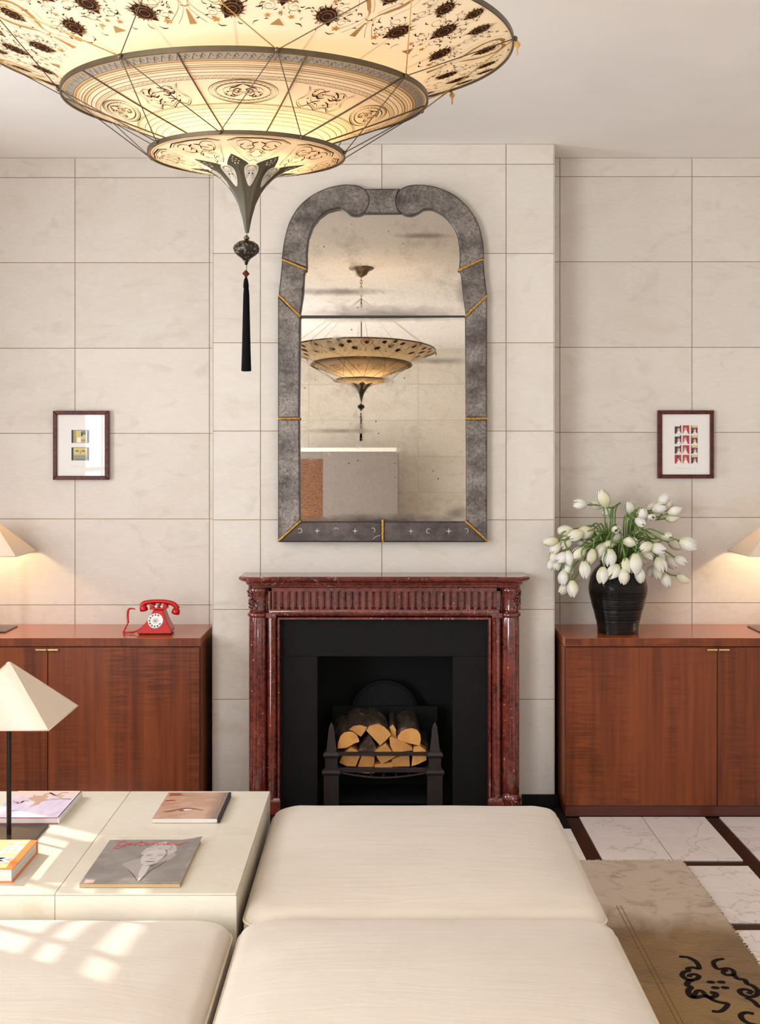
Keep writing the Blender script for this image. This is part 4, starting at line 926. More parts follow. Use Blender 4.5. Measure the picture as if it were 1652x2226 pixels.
cloud = [([(1010, 1315), (1075, 1320), (1120, 1340), (1155, 1368), (1168, 1410), (1120, 1402), (1078, 1410), (1085, 1428), (1045, 1440), (1035, 1468), (1070, 1495), (1110, 1500), (1150, 1492), (1165, 1470), (1130, 1455), (1095, 1462), (1090, 1478)], 16),
 ([(1120, 1500), (1088, 1512), (1072, 1540), (1105, 1560), (1085, 1580), (1085, 1605), (1110, 1635), (1150, 1640), (1180, 1632), (1220, 1630), (1260, 1640), (1300, 1625), (1295, 1605), (1255, 1600)], 18),
 ([(1120, 1645), (1150, 1590), (1190, 1590), (1225, 1625), (1290, 1665), (1345, 1680), (1395, 1692), (1370, 1730), (1330, 1752), (1270, 1748)], 15),
 ([(1365, 1332), (1310, 1342), (1282, 1362), (1300, 1402), (1335, 1415), (1400, 1408), (1440, 1430), (1440, 1455), (1395, 1462), (1360, 1445), (1370, 1425), (1400, 1428)], 15),
 ([(1440, 1455), (1475, 1490), (1530, 1500), (1550, 1530), (1590, 1545), (1630, 1580), (1625, 1620), (1570, 1635), (1510, 1615), (1490, 1585), (1530, 1575), (1580, 1590), (1560, 1612)], 16),
 ([(1540, 1640), (1600, 1670), (1640, 1710), (1680, 1720)], 15),
 ([(1605, 1770), (1540, 1760), (1500, 1780), (1520, 1820), (1580, 1850), (1700, 1870)], 16)]
pr = Print()
def fpt(p): q = on_z(p[0], p[1], ZR); return (q.x, q.y)
for pts, w in cloud:
    q = [fpt(p) for p in ZG(pts)]; pr.stroke(q, 0.0150 * w / 15, smooth=5)
for p in ((1262, 1518), (1345, 1518), (1297, 1562), (1375, 1562)): c = fpt(ZG([p])[0]); pr.ell(c, 0.013, 0.010)
# the same motif again, further along the rug towards the viewer and under the seats
for dx, dy in ((0.02, -0.75), (-1.05, -0.05), (-1.03, 0.75), (-1.0, -0.85)):
    pq = Print()
    for pts, w in cloud: pq.stroke([(fpt(p)[0] + dx, fpt(p)[1] + dy) for p in ZG(pts)], 0.0115 * w / 15, smooth=4)
    pq.build('cloud_motif', 'rug_ink', rp, lambda u, v: (u, v, ZR + 0.0006))
pr.build('cloud_motif', 'rug_ink', rp, lambda u, v: (u, v, ZR + 0.0006))

# ------------------------------------------------------------------ books and magazine on the table
def book(x0, x1, y0, y1, th, label, cover, pages='paper', hard=True, spine=None, name='book', spine_mat=None, ct=0.0025):
    o = thing(name, ((x0 + x1) / 2, (y0 + y1) / 2, ZT), label, 'book' if name == 'book' else 'magazine')
    z0, z1 = ZT + 0.0004, ZT + th; i = 0.004 if hard else 0.0006
    m = MB(); m.box((x0 + i, y0 + i, z0 + ct), (x1 - i, y1 - i, z1 - ct)); m.build('page_block', pages, o)
    m = MB(); m.box((x0, y0, z0), (x1, y1, z0 + ct)); m.build('back_cover', cover, o, bevel=0.0006)
    m = MB(); m.box((x0, y0, z1 - ct), (x1, y1, z1)); fc = m.build('front_cover', cover, o, bevel=0.0006)
    if spine: 
        xs = (x0 - 0.0005, x0 + i) if spine == 'L' else (x1 - i, x1 + 0.0005)
        if spine == 'B': m = MB(); m.box((x0, y1 - i, z0), (x1, y1 + 0.0005, z1))
        else: m = MB(); m.box((xs[0], y0, z0), (xs[1], y1, z1))
        m.build('spine', spine_mat or cover, o)
    return o, fc, z1
# pastel book behind the lamp
t = NT('pastel_cover'); c = t.mix(t.rng(t.noise((9, 5, 3), 5, 1.4), 0.38, 0.66), S(238, 222, 236), S(206, 190, 226)); sy = t.n('ShaderNodeSeparateXYZ'); t.l(t.vec(1.0), sy.inputs[0])
c = t.mix(t.rng(sy.outputs['Y'], 0.02, 0.13), c, S(240, 206, 186)); t.bsdf(c, 0.35); MAT['pastel'] = t.m
solid('book_red', (150, 40, 48)); solid('dancer', (206, 168, 140)); solid('spine_white', (232, 228, 220))
o, fc, z1 = book(-1.160, -0.955, 3.493, 3.766, 0.020, 'hardback book with a pastel lilac cover at the back left of the table', 'pastel', spine='R', spine_mat='spine_white')
m = MB(); m.box((-1.159, 3.4925, ZT + 0.0005), (-0.957, 3.4940, ZT + 0.0025)); m.box((-1.159, 3.4925, z1 - 0.0025), (-0.957, 3.4940, z1 - 0.0005)); m.build('cover_edge', 'book_red', o)
zp = z1
def pas(a, b):                                             # crop 2: origin (0,1700), scale 8.26
    q = on_z(a / 8.26, 1700 + b / 8.26, zp); return (q.x, q.y)
pr = Print(); pr.poly([pas(*p) for p in ((610, 220), (640, 250), (770, 245), (790, 215), (900, 190), (930, 205), (830, 235), (870, 270), (800, 300), (900, 320), (740, 350), (700, 400), (580, 430), (520, 445), (600, 400), (640, 350), (560, 330), (500, 290), (600, 265))])
for w in (((900, 195), (1000, 240), (1120, 195), (1230, 190)), ((900, 195), (1060, 270), (1110, 300), (900, 310)), ((1060, 240), (1150, 255)), ((520, 340), (420, 345), (380, 375), (430, 340)), ((380, 370), (320, 385), (240, 340)), ((310, 350), (330, 385))): pr.stroke([pas(*p) for p in w], 0.007, smooth=3)
pr.build('cover_print', 'dancer', fc, lambda u, v: (u, v, z1 + 0.0004))
pr = Print(); pr.stroke([pas(1130, 315), pas(1190, 300), pas(1270, 310)], 0.006); pr.stroke([pas(200, 513), pas(360, 513)], 0.002); pr.build('cover_lettering', solid('mauve', (150, 110, 120)), fc, lambda u, v: (u, v, z1 + 0.0006))
# close-up face book
t = NT('skin_cover'); c = t.mix(t.rng(t.noise((7, 11, 3), 4, 1.2), 0.38, 0.68), S(196, 146, 112), S(160, 108, 78)); c = t.mix(t.math('MULTIPLY', t.rng(t.noise((3, 5, 3), 3), 0.5, 0.7), 0.6), c, S(216, 176, 146))
sx = t.n('ShaderNodeSeparateXYZ'); t.l(t.vec(1.0), sx.inputs[0]); c = t.mix(t.rng(sx.outputs['X'], 0.045, 0.085), c, t.mix(t.wave((50, 8, 3), 4, 3, 1, 'X'), S(136, 94, 74), S(96, 66, 56))); t.bsdf(c, 0.22, coat=0.3); MAT['skin_cover'] = t.m
o, fc, z2 = book(-0.680, -0.4800, 3.500, 3.772, 0.0135, 'paperback book with a close-up eye on its cover, at the back of the table', 'skin_cover', hard=False, ct=0.001)
m = MB(); m.box((-0.4868, 3.4995, ZT + 0.0003), (-0.4795, 3.7725, z2 + 0.0003)); m.build('spine', 'black', o)
def eye(a, b): q = on_z(320 + a / 8.26, 1710 + b / 8.26, z2); return (q.x, q.y)
solid('eye_line', (110, 66, 52)); solid('eye_lip', (150, 60, 52)); solid('eye_white', (226, 206, 200)); solid('eye_iris', (92, 84, 92)); solid('eye_fold', (148, 92, 66))
def deco(parent, mat, z, fn, polys=(), strokes=(), name='cover_print'):
    p = Print()
    for q in polys: p.poly([fn(*k) for k in q])
    for q, w in strokes: p.stroke([fn(*k) for k in q], w, smooth=4, taper=True)
    return p.build(name, mat, parent, lambda u, v: (u, v, z))
deco(fc, 'eye_fold', z2 + 0.0003, eye, [[(270, 450), (380, 430), (520, 405), (640, 380), (780, 378), (900, 400), (820, 412), (660, 402), (560, 420), (480, 445), (380, 462)]], [(((860, 400), (960, 420), (1010, 430)), 0.006)])
deco(fc, 'eye_white', z2 + 0.0005, eye, [[(600, 425), (690, 405), (780, 405), (830, 415), (760, 430), (660, 438)]])
deco(fc, 'eye_iris', z2 + 0.0007, eye, [[(570, 425), (620, 415), (665, 425), (650, 438), (590, 438)]])
for q_ in ([(420, 120), (560, 118), (640, 130), (560, 150), (700, 152), (600, 162), (420, 165), (380, 185), (395, 160)], [(345, 240), (480, 238), (520, 250), (450, 255), (330, 262)]): deco(fc, 'eye_lip', z2 + 0.0004, eye, [q_])
deco(fc, 'eye_white', z2 + 0.0004, eye, (), [(((820, 240), (1000, 243)), 0.0022), (((1060, 238), (1260, 242)), 0.0032)], 'cover_lettering')
# orange book, foreground left
solid('orange_cover', (236, 132, 62), 0.35); solid('orange_pale', (246, 196, 140), 0.35); solid('letter_white', (244, 238, 240)); solid('book_blue', (110, 140, 214))
o, fc, z3 = book(-1.20, -0.943, 3.014, 3.240, 0.0365, 'thick orange hardback book with white capital letters, at the front left of the table', 'orange_cover', spine='B', ct=0.003)
pr = Print(); pr.poly([(-1.195, 3.018), (-0.962, 3.018), (-0.962, 3.238), (-1.195, 3.238)]); pr.build('cover_panel', 'orange_pale', fc, lambda u, v: (u, v, z3 + 0.0003))
me = text_mesh('HELM', 0.068, 0.0016); lt = link('cover_lettering', me, 'letter_white', fc); lt.rotation_euler = (0, 0, -PI / 2); lt.location = Vector((-1.013, 3.226, z3 + 0.0006)) - root_loc(fc)
w_ = max(v.co.x for v in me.vertices) - min(v.co.x for v in me.vertices); lt.scale = (0.165 / w_, 1, 1)
pr = Print(); pr.poly([(-1.19, 3.17), (-1.066, 3.17), (-1.046, 3.212), (-1.19, 3.212)]); pr.build('cover_shape', 'book_blue', fc, lambda u, v: (u, v, z3 + 0.0006))
# magazine with a portrait cover
t = NT('grey_cover'); c = t.mix(t.rng(t.noise((11, 8, 3), 5, 1.2), 0.36, 0.68), S(112, 104, 98), S(140, 130, 124)); t.bsdf(c, 0.24, coat=0.3); MAT['grey_cover'] = t.m
mo, fc, z4 = book(-0.764, -0.5085, 2.981, 3.322, 0.0095, 'large grey magazine with a portrait and red handwritten title on the table', 'grey_cover', pages='paper_tan', hard=False, name='magazine', ct=0.0006)
MW, MH = 0.2555, 0.341
def mag(u, v): return (-0.764 + u * MW, 2.981 + v * MH)
for nm, c in (('mag_light', (206, 196, 190)), ('mag_mid', (166, 156, 150)), ('mag_dark', (84, 76, 72)), ('mag_hair', (190, 182, 178)), ('mag_red', (222, 84, 80)), ('mag_pink', (214, 164, 156)), ('mag_green', (176, 204, 170))): solid(nm, c, 0.3)
circ = lambda cx, cy, a, b, n=18, rot=0: [(cx + a * math.cos(2 * PI * k / n + rot), cy + b * math.sin(2 * PI * k / n + rot)) for k in range(n)]
deco(fc, 'mag_mid', z4 + 0.0002, mag, [[(.30, .42), (.42, .54), (.50, .56), (.56, .40), (.60, .38), (.70, .46), (.78, .52), (.82, .64), (.76, .70), (.68, .52), (.60, .36), (.60, .20), (.57, .04), (.50, .16), (.40, .30)]])
deco(fc, 'mag_hair', z4 + 0.0003, mag, [[(.43, .66), (.46, .80), (.54, .90), (.62, .96), (.70, .92), (.77, .84), (.80, .74), (.77, .66), (.72, .62), (.70, .74), (.60, .78), (.52, .72), (.47, .62)]])
deco(fc, 'mag_light', z4 + 0.0004, mag, [[(.46, .58), (.50, .70), (.58, .77), (.66, .76), (.70, .68), (.69, .56), (.65, .46), (.60, .40), (.54, .38), (.49, .44)], [(.52, .38), (.60, .38), (.60, .22), (.575, .06), (.53, .20)]])
deco(fc, 'mag_dark', z4 + 0.0005, mag, [[(.515, .475), (.55, .487), (.58, .482), (.615, .487), (.64, .477), (.58, .462)]], [(((.495, .60), (.53, .615), (.56, .605)), .004), (((.62, .605), (.65, .62), (.69, .61)), .004), (((.50, .635), (.535, .648), (.565, .64)), .0025), (((.61, .64), (.655, .655), (.69, .64)), .0025), (((.555, .545), (.58, .535), (.61, .545)), .003), (((.585, .04), (.605, .16), (.64, .30), (.70, .40), (.74, .50)), .003), (((.56, .06), (.49, .18), (.40, .30)), .003), (((.46, .80), (.52, .84), (.58, .88)), .002), (((.66, .92), (.72, .84), (.72, .72)), .002)])
script = [((.02, .50), (.04, .90), (.10, 1.0), (.13, .75), (.10, .30), (.05, .02), (.0, .15), (.05, .40), (.12, .45)), ((.16, .45), (.18, .72), (.19, .45), (.22, .68), (.25, .62), (.25, .45), (.28, .55)), ((.33, .98), (.31, .60), (.33, .40), (.36, .50)), ((.27, .80), (.38, .86)), ((.38, .55), (.43, .66), (.42, .75), (.39, .66), (.40, .45), (.45, .52)), ((.47, .48), (.48, .70), (.52, .68), (.53, .60)), ((.54, .72), (.57, .45), (.61, .74)), ((.63, .70), (.64, .48), (.67, .55)), ((.67, .56), (.73, .66), (.72, .76), (.68, .68), (.70, .48), (.75, .55)), ((.76, .74), (.78, .50), (.82, .70), (.84, .50), (.88, .74), (.97, .98))]
deco(fc, 'mag_red', z4 + 0.0007, lambda a, b: mag(.10 + .82 * a, .78 + .185 * b), (), [(s_, .0058) for s_ in script] + [(((.645, .86), (.655, .88)), .005)], 'title_lettering')
deco(fc, 'mag_pink', z4 + 0.0004, mag, [[(.04, .015), (.135, .015), (.135, .085), (.04, .085)]], (), 'price_label')
gl = Print(); x = .64; rr = random.Random(6)
while x < .97:
    if rr.random() < .86:
        for v0, v1 in ((.012, .034),): gl.stroke([mag(x, v0), mag(x + .004, v1), mag(x + .012, v0 + .01), mag(x + .014, v1)], .0016)
    x += .024
gl.build('cover_lettering', 'mag_green', fc, lambda u, v: (u, v, z4 + 0.0004))
m = MB(); m.tube([(-0.5100, 3.300, z4), (-0.5090, 3.322, z4 + 0.004)], 0.0008, 4)
m = MB(); m.add([(-0.56, 3.322, z4 + .0002), (-0.5085, 3.27, z4 + .0002), (-0.5040, 3.326, z4 + .0085), (-0.53, 3.325, z4 + .003), (-0.5065, 3.296, z4 + .0035)], [(0, 1, 4, 3), (3, 4, 2)]); m.build('curled_corner', 'grey_cover', mo, smooth=True)

# ------------------------------------------------------------------ pyramid table lamps
def make_lamp(loc, label, lit):
    L = thing('table_lamp', loc, label, 'lamp', 'pyramid-shade table lamps'); hb, h0, h1, w = 0.006, 0.340, 0.495, 0.158
    m = MB(); m.box((-0.09, -0.09, 0), (0.09, 0.09, hb)); m.build('base_plate', 'plate', L, world=False, bevel=0.0015)
    m = MB(); m.lathe([(0.0068, hb), (0.0068, h1 - 0.03)], (0, 0, 0), 16); m.build('pole', 'gunmetal', L, world=False, smooth='angle')
    tp = 0.006
    for k in range(4):
        a = k * PI / 2; ca, sa = math.cos(a), math.sin(a); R = lambda x, y, z: (x * ca - y * sa, x * sa + y * ca, z)
        m = MB(); m.add([R(-w, -w, h0), R(w, -w, h0), R(tp, -tp, h1), R(-tp, -tp, h1), R(-w + .001, -w + .002, h0), R(w - .001, -w + .002, h0), R(tp, -tp + .001, h1 - .001), R(-tp, -tp + .001, h1 - .001)], [(0, 1, 2, 3), (7, 6, 5, 4), (0, 4, 5, 1), (3, 2, 6, 7)])
        sp = m.build('shade_panel', 'shade', L, world=False)
        m = MB(); m.tube([R(-w, -w, h0), R(w, -w, h0)], 0.0018, 6); m.tube([R(w, -w, h0), R(tp, -tp, h1)], 0.0016, 6); m.build('shade_edging', 'piping', sp, world=False, smooth=True)
    m = MB(); m.lathe([(0.002, -0.004), (0.009, -0.002), (0.008, 0.002), (0.003, 0.005)], (0, 0, h1), 12); m.build('finial', 'shade', L, world=False, smooth=True)
    m = MB(); m.lathe([(0.011, 0), (0.011, 0.035)], (0, 0, h0 + 0.012), 14); m.build('lamp_socket', 'gunmetal', L, world=False)
    if lit:
        m = MB(); m.lathe([(0.002, 0.0), (0.005, 0.010), (0.0065, 0.020), (0.005, 0.032), (0.002, 0.038)], (0, 0, h0 + 0.047), 14); m.build('bulb', 'bulb', L, world=False, smooth=True)
        p = add_light('bulb_glow', 'POINT', (0.0, 0.0, h0 + 0.098), LAMP_W, (1.0, 0.74, 0.44), shadow_soft_size=0.022); p.parent = L
    return L
LAMP_W = 5.2
make_lamp((-1.069, 3.385, ZT), 'unlit table lamp with a cream pyramid shade on the coffee table', False)
make_lamp((-1.738, 5.255, ZTOP), 'lit pyramid table lamp at the left picture edge, on the left cabinet', True)
make_lamp((1.752, 5.255, ZTOP), 'lit pyramid table lamp at the right picture edge, on the right cabinet', True)

# ------------------------------------------------------------------ red telephone
TYf = 5.105; ph0 = thing('telephone', (P(330, 1375, 5.16).x, 5.165, ZTOP), 'glossy red rotary telephone with white dial on the left cabinet', 'telephone')
ZPH = lambda a, b: (250 + a / 10.325, 1280 + b / 10.325)
sT = F / TYf; tX = lambda a: (ZPH(a, 0)[0] - CX) / sT; 
zb0 = H - (ZPH(0, 965)[1] - CY) / sT; tz_off = ZTOP - zb0
tZ = lambda b: H - (ZPH(0, b)[1] - CY) / sT + tz_off
prof = [(490, 940), (486, 860), (560, 815), (640, 740), (710, 650), (765, 545), (805, 480), (825, 425), (1045, 425), (1065, 490), (1095, 560), (1140, 660), (1195, 765), (1262, 855), (1262, 940)]
def body_ring(t):
    k = 1 - 0.10 * t; return [((tX(865) + (tX(a) - tX(865)) * k), TYf + 0.125 * t + 0.032 * (1 - t) * max(0, (940 - b) / 520), tZ(b) if b < 930 else tZ(b)) for a, b in prof]
m = MB(); m.loft([body_ring(0), body_ring(0.5), body_ring(1.0)]); m.build('body', 'red', ph0, bevel=0.003, smooth='angle')
yc_ = TYf + 0.060
m = MB(); m.box((tX(745), yc_ - 0.030, tZ(420)), (tX(1125), yc_ + 0.030, tZ(380)))
for a, b in ((745, 830), (1040, 1125), (920, 960)):
    m.box((tX(a), yc_ - 0.030, tZ(385)), (tX(b), yc_ - 0.012, tZ(300))); m.box((tX(a), yc_ + 0.012, tZ(385)), (tX(b), yc_ + 0.030, tZ(300)))
m.build('cradle', 'red', ph0, bevel=0.002)
for a in (865, 1005):
    m = MB(); m.box((tX(a - 38), yc_ - 0.012, tZ(382)), (tX(a + 38), yc_ + 0.012, tZ(338))); m.build('hook_button', 'chrome', ph0, bevel=0.001)
hs = MB(); pth = smooth_path([(tX(530), yc_, tZ(360)), (tX(590), yc_, tZ(295)), (tX(720), yc_, tZ(262)), (tX(900), yc_, tZ(250)), (tX(1090), yc_, tZ(262)), (tX(1260), yc_, tZ(310)), (tX(1360), yc_, tZ(420))], 5)
n = len(pth); hs.tube(pth, [0.0115 - 0.002 * math.sin(PI * i / (n - 1)) for i in range(n)], 12); hset = hs.build('handset', 'red', ph0, smooth=True)
for c, d in (((tX(575), yc_, tZ(380)), (0.18, 0, -1)), ((tX(1320), yc_, tZ(450)), (-0.25, 0, -1))):
    m = MB(); c = Vector(c); d = Vector(d).normalized()
    m.tube([c - d * 0.012, c - d * 0.006, c + d * 0.004, c + d * 0.0135, c + d * 0.0165, c + d * 0.0185], [0.007, 0.0145, 0.0175, 0.0182, 0.0165, 0.012], 18); m.build('ear_cup', 'red', hset, smooth='angle')
dc = Vector((tX(893), TYf + 0.0185, tZ(665))); tilt = Matrix.Rotation(-0.38, 3, 'X')
def disc(r0, r1, y, n=36, r_hole=None):
    m = MB(); v = []; f = []
    for r in (r0, r1): v += [tuple(dc + tilt @ Vector((r * math.sin(2 * PI * k / n), y, r * math.cos(2 * PI * k / n)))) for k in range(n)]
    f = [(k, (k + 1) % n, n + (k + 1) % n, n + k) for k in range(n)]; m.add(v, f); return m
d0 = MB(); d0.v = []; k_ = 36
pts = [[tuple(dc + tilt @ Vector((r * math.sin(2 * PI * k / k_), y, r * math.cos(2 * PI * k / k_)))) for k in range(k_)] for r, y in ((0.0335, 0.010), (0.0335, -0.004), (0.032, -0.006), (0.0005, -0.006))]
d0.loft(pts, True, True); dial = d0.build('dial', 'white', ph0, smooth='angle')
for k in range(10):
    a = math.radians(-55 + 29 * k + 180); c = dc + tilt @ Vector((0.0255 * math.sin(a), -0.0065, 0.0255 * math.cos(a)))
    m = MB(); ring = [tuple(c + tilt @ Vector((0.0042 * math.sin(2 * PI * j / 12), 0, 0.0042 * math.cos(2 * PI * j / 12)))) for j in range(12)]; ring2 = [(p[0], p[1] - .0006, p[2]) for p in ring]
    m.loft([ring, ring2]); m.build('finger_hole', solid('dial_hole', (96, 96, 100)), dial)
m = MB(); ring = [tuple(dc + tilt @ Vector((0.013 * math.sin(2 * PI * j / 24), -0.0062, 0.013 * math.cos(2 * PI * j / 24)))) for j in range(24)]; m.loft([ring, [(p[0], p[1] - .001, p[2]) for p in ring]]); m.build('dial_centre', solid('dial_grey', (206, 202, 198)), dial)
p = Print(); p.poly([(-.006, .002), (.006, .002), (.006, -.001), (-.006, -.001)]); p.poly([(-.004, -.003), (.004, -.003), (.004, -.0055), (-.004, -.0055)]); p.build('dial_print', 'dial_hole', dial, lambda u, v: dc + tilt @ Vector((u, -0.0076, v)))
cd = MB(); coil = []
spine_ = smooth_path([P(*ZPH(455, 385), yc_), P(*ZPH(370, 372), yc_), P(*ZPH(300, 405), yc_), P(*ZPH(285, 550), yc_), P(*ZPH(295, 700), yc_ - .005)], 6)
for q in spine_: q.z += tz_off
cd.tube(spine_, [0.0022 + 0.0026 * min(1, i / 12) for i in range(len(spine_))], 8)
sp2 = smooth_path([spine_[-1], P(*ZPH(225, 830), yc_ - .01) + Vector((0, 0, tz_off)), P(*ZPH(200, 905), yc_ - .02) + Vector((0, 0, tz_off)), Vector((tX(290), yc_ - .03, ZTOP + .0065)), Vector((tX(380), yc_ - .03, ZTOP + .0065)), Vector((tX(430), yc_ - .025, ZTOP + .010)), Vector((tX(510), yc_ - .02, ZTOP + .016))], 24)
for i, q in enumerate(sp2):
    a = i * 0.9; coil.append(q + Vector((0.0036 * math.cos(a), 0.0036 * math.sin(a), 0.0036 * math.sin(a + .8) * 0.9)))
cd.tube(coil, 0.0019, 6); cd.build('cord', 'red', ph0, smooth=True)
for a, y in ((560, .018), (1190, .018), (600, .105), (1160, .105)): m = MB(); m.lathe([(0.009, 0), (0.009, 0.006)], (tX(a), TYf + y, ZTOP), 14); m.build('foot', 'black', ph0)

# ------------------------------------------------------------------ vase and tulips
VY = 5.185; VX = (1343 - CX) / (F / VY); sV = F / VY
vase = thing('vase', (VX, VY, ZTOP), 'black ribbed glazed stoneware vase on the right cabinet', 'vase')
pv = [(0.086, 0.0), (0.089, 0.003), (0.0895, 0.02), (0.094, 0.05), (0.104, 0.09), (0.1155, 0.13), (0.1245, 0.17), (0.1285, 0.195), (0.1275, 0.205), (0.1255, 0.215), (0.119, 0.245), (0.106, 0.270), (0.090, 0.288), (0.078, 0.298), (0.076, 0.306), (0.081, 0.312), (0.076, 0.314), (0.070, 0.306), (0.070, 0.285), (0.09, 0.25), (0.09, 0.06), (0.001, 0.055)]
m = MB(); m.lathe(pv, (VX, VY, ZTOP), 56, caps=False); m.add([], []); m.build('body', 'vase', vase, smooth=True)
m = MB()
for k in range(15):
    z = 0.055 + 0.0092 * k
    for i in range(len(pv) - 1):
        if pv[i][1] <= z <= pv[i + 1][1]: r = pv[i][0] + (pv[i + 1][0] - pv[i][0]) * (z - pv[i][1]) / (pv[i + 1][1] - pv[i][1]); break
    m.tube([(VX + (r + .0003) * math.sin(2 * PI * j / 40), VY - (r + .0003) * math.cos(2 * PI * j / 40), ZTOP + z) for j in range(40)], 0.0016, 5, closed=True)
m.build('throwing_ridges', 'vase', vase, smooth=True)
# one petal mesh, used six times on every tulip
def petal_mesh(R, L, half, flare, name):
    v, f = [], []; nu, nv = 6, 8
    for j in range(nv + 1):
        t = j / nv; prof = math.sin(PI * (0.08 + 0.80 * t)) ** 0.75; r = R * prof * (1 + flare * t * t)
        wd = half * (math.sin(PI * min(1.0, 0.12 + 0.82 * t)) ** 0.6)
        for i in range(nu + 1):
            u = -1 + 2 * i / nu; a = u * wd; zz = L * (t - 0.06 * t * u * u); rr_ = r * (1 - 0.05 * u * u)
            v.append((rr_ * math.sin(a), -rr_ * math.cos(a), zz))
    for j in range(nv):
        for i in range(nu): f.append((j * (nu + 1) + i, j * (nu + 1) + i + 1, (j + 1) * (nu + 1) + i + 1, (j + 1) * (nu + 1) + i))
    me = bpy.data.meshes.new(name); me.from_pydata(v, [], f); me.update(); me.materials.append(MAT['petal'])
    for p in me.polygons: p.use_smooth = True
    return me
PET = [petal_mesh(0.0225, 0.058, 0.80, 0.0, 'petal'), petal_mesh(0.0195, 0.056, 0.82, 0.0, 'petal_inner')]
mm = MB(); mm.lathe([(0.002, 0.006), (0.005, 0.02), (0.004, 0.036), (0.001, 0.040)], (0, 0, 0), 8); HEART = mm.mesh('stamen_cluster'); HEART.materials.append(MAT['petal_heart'])
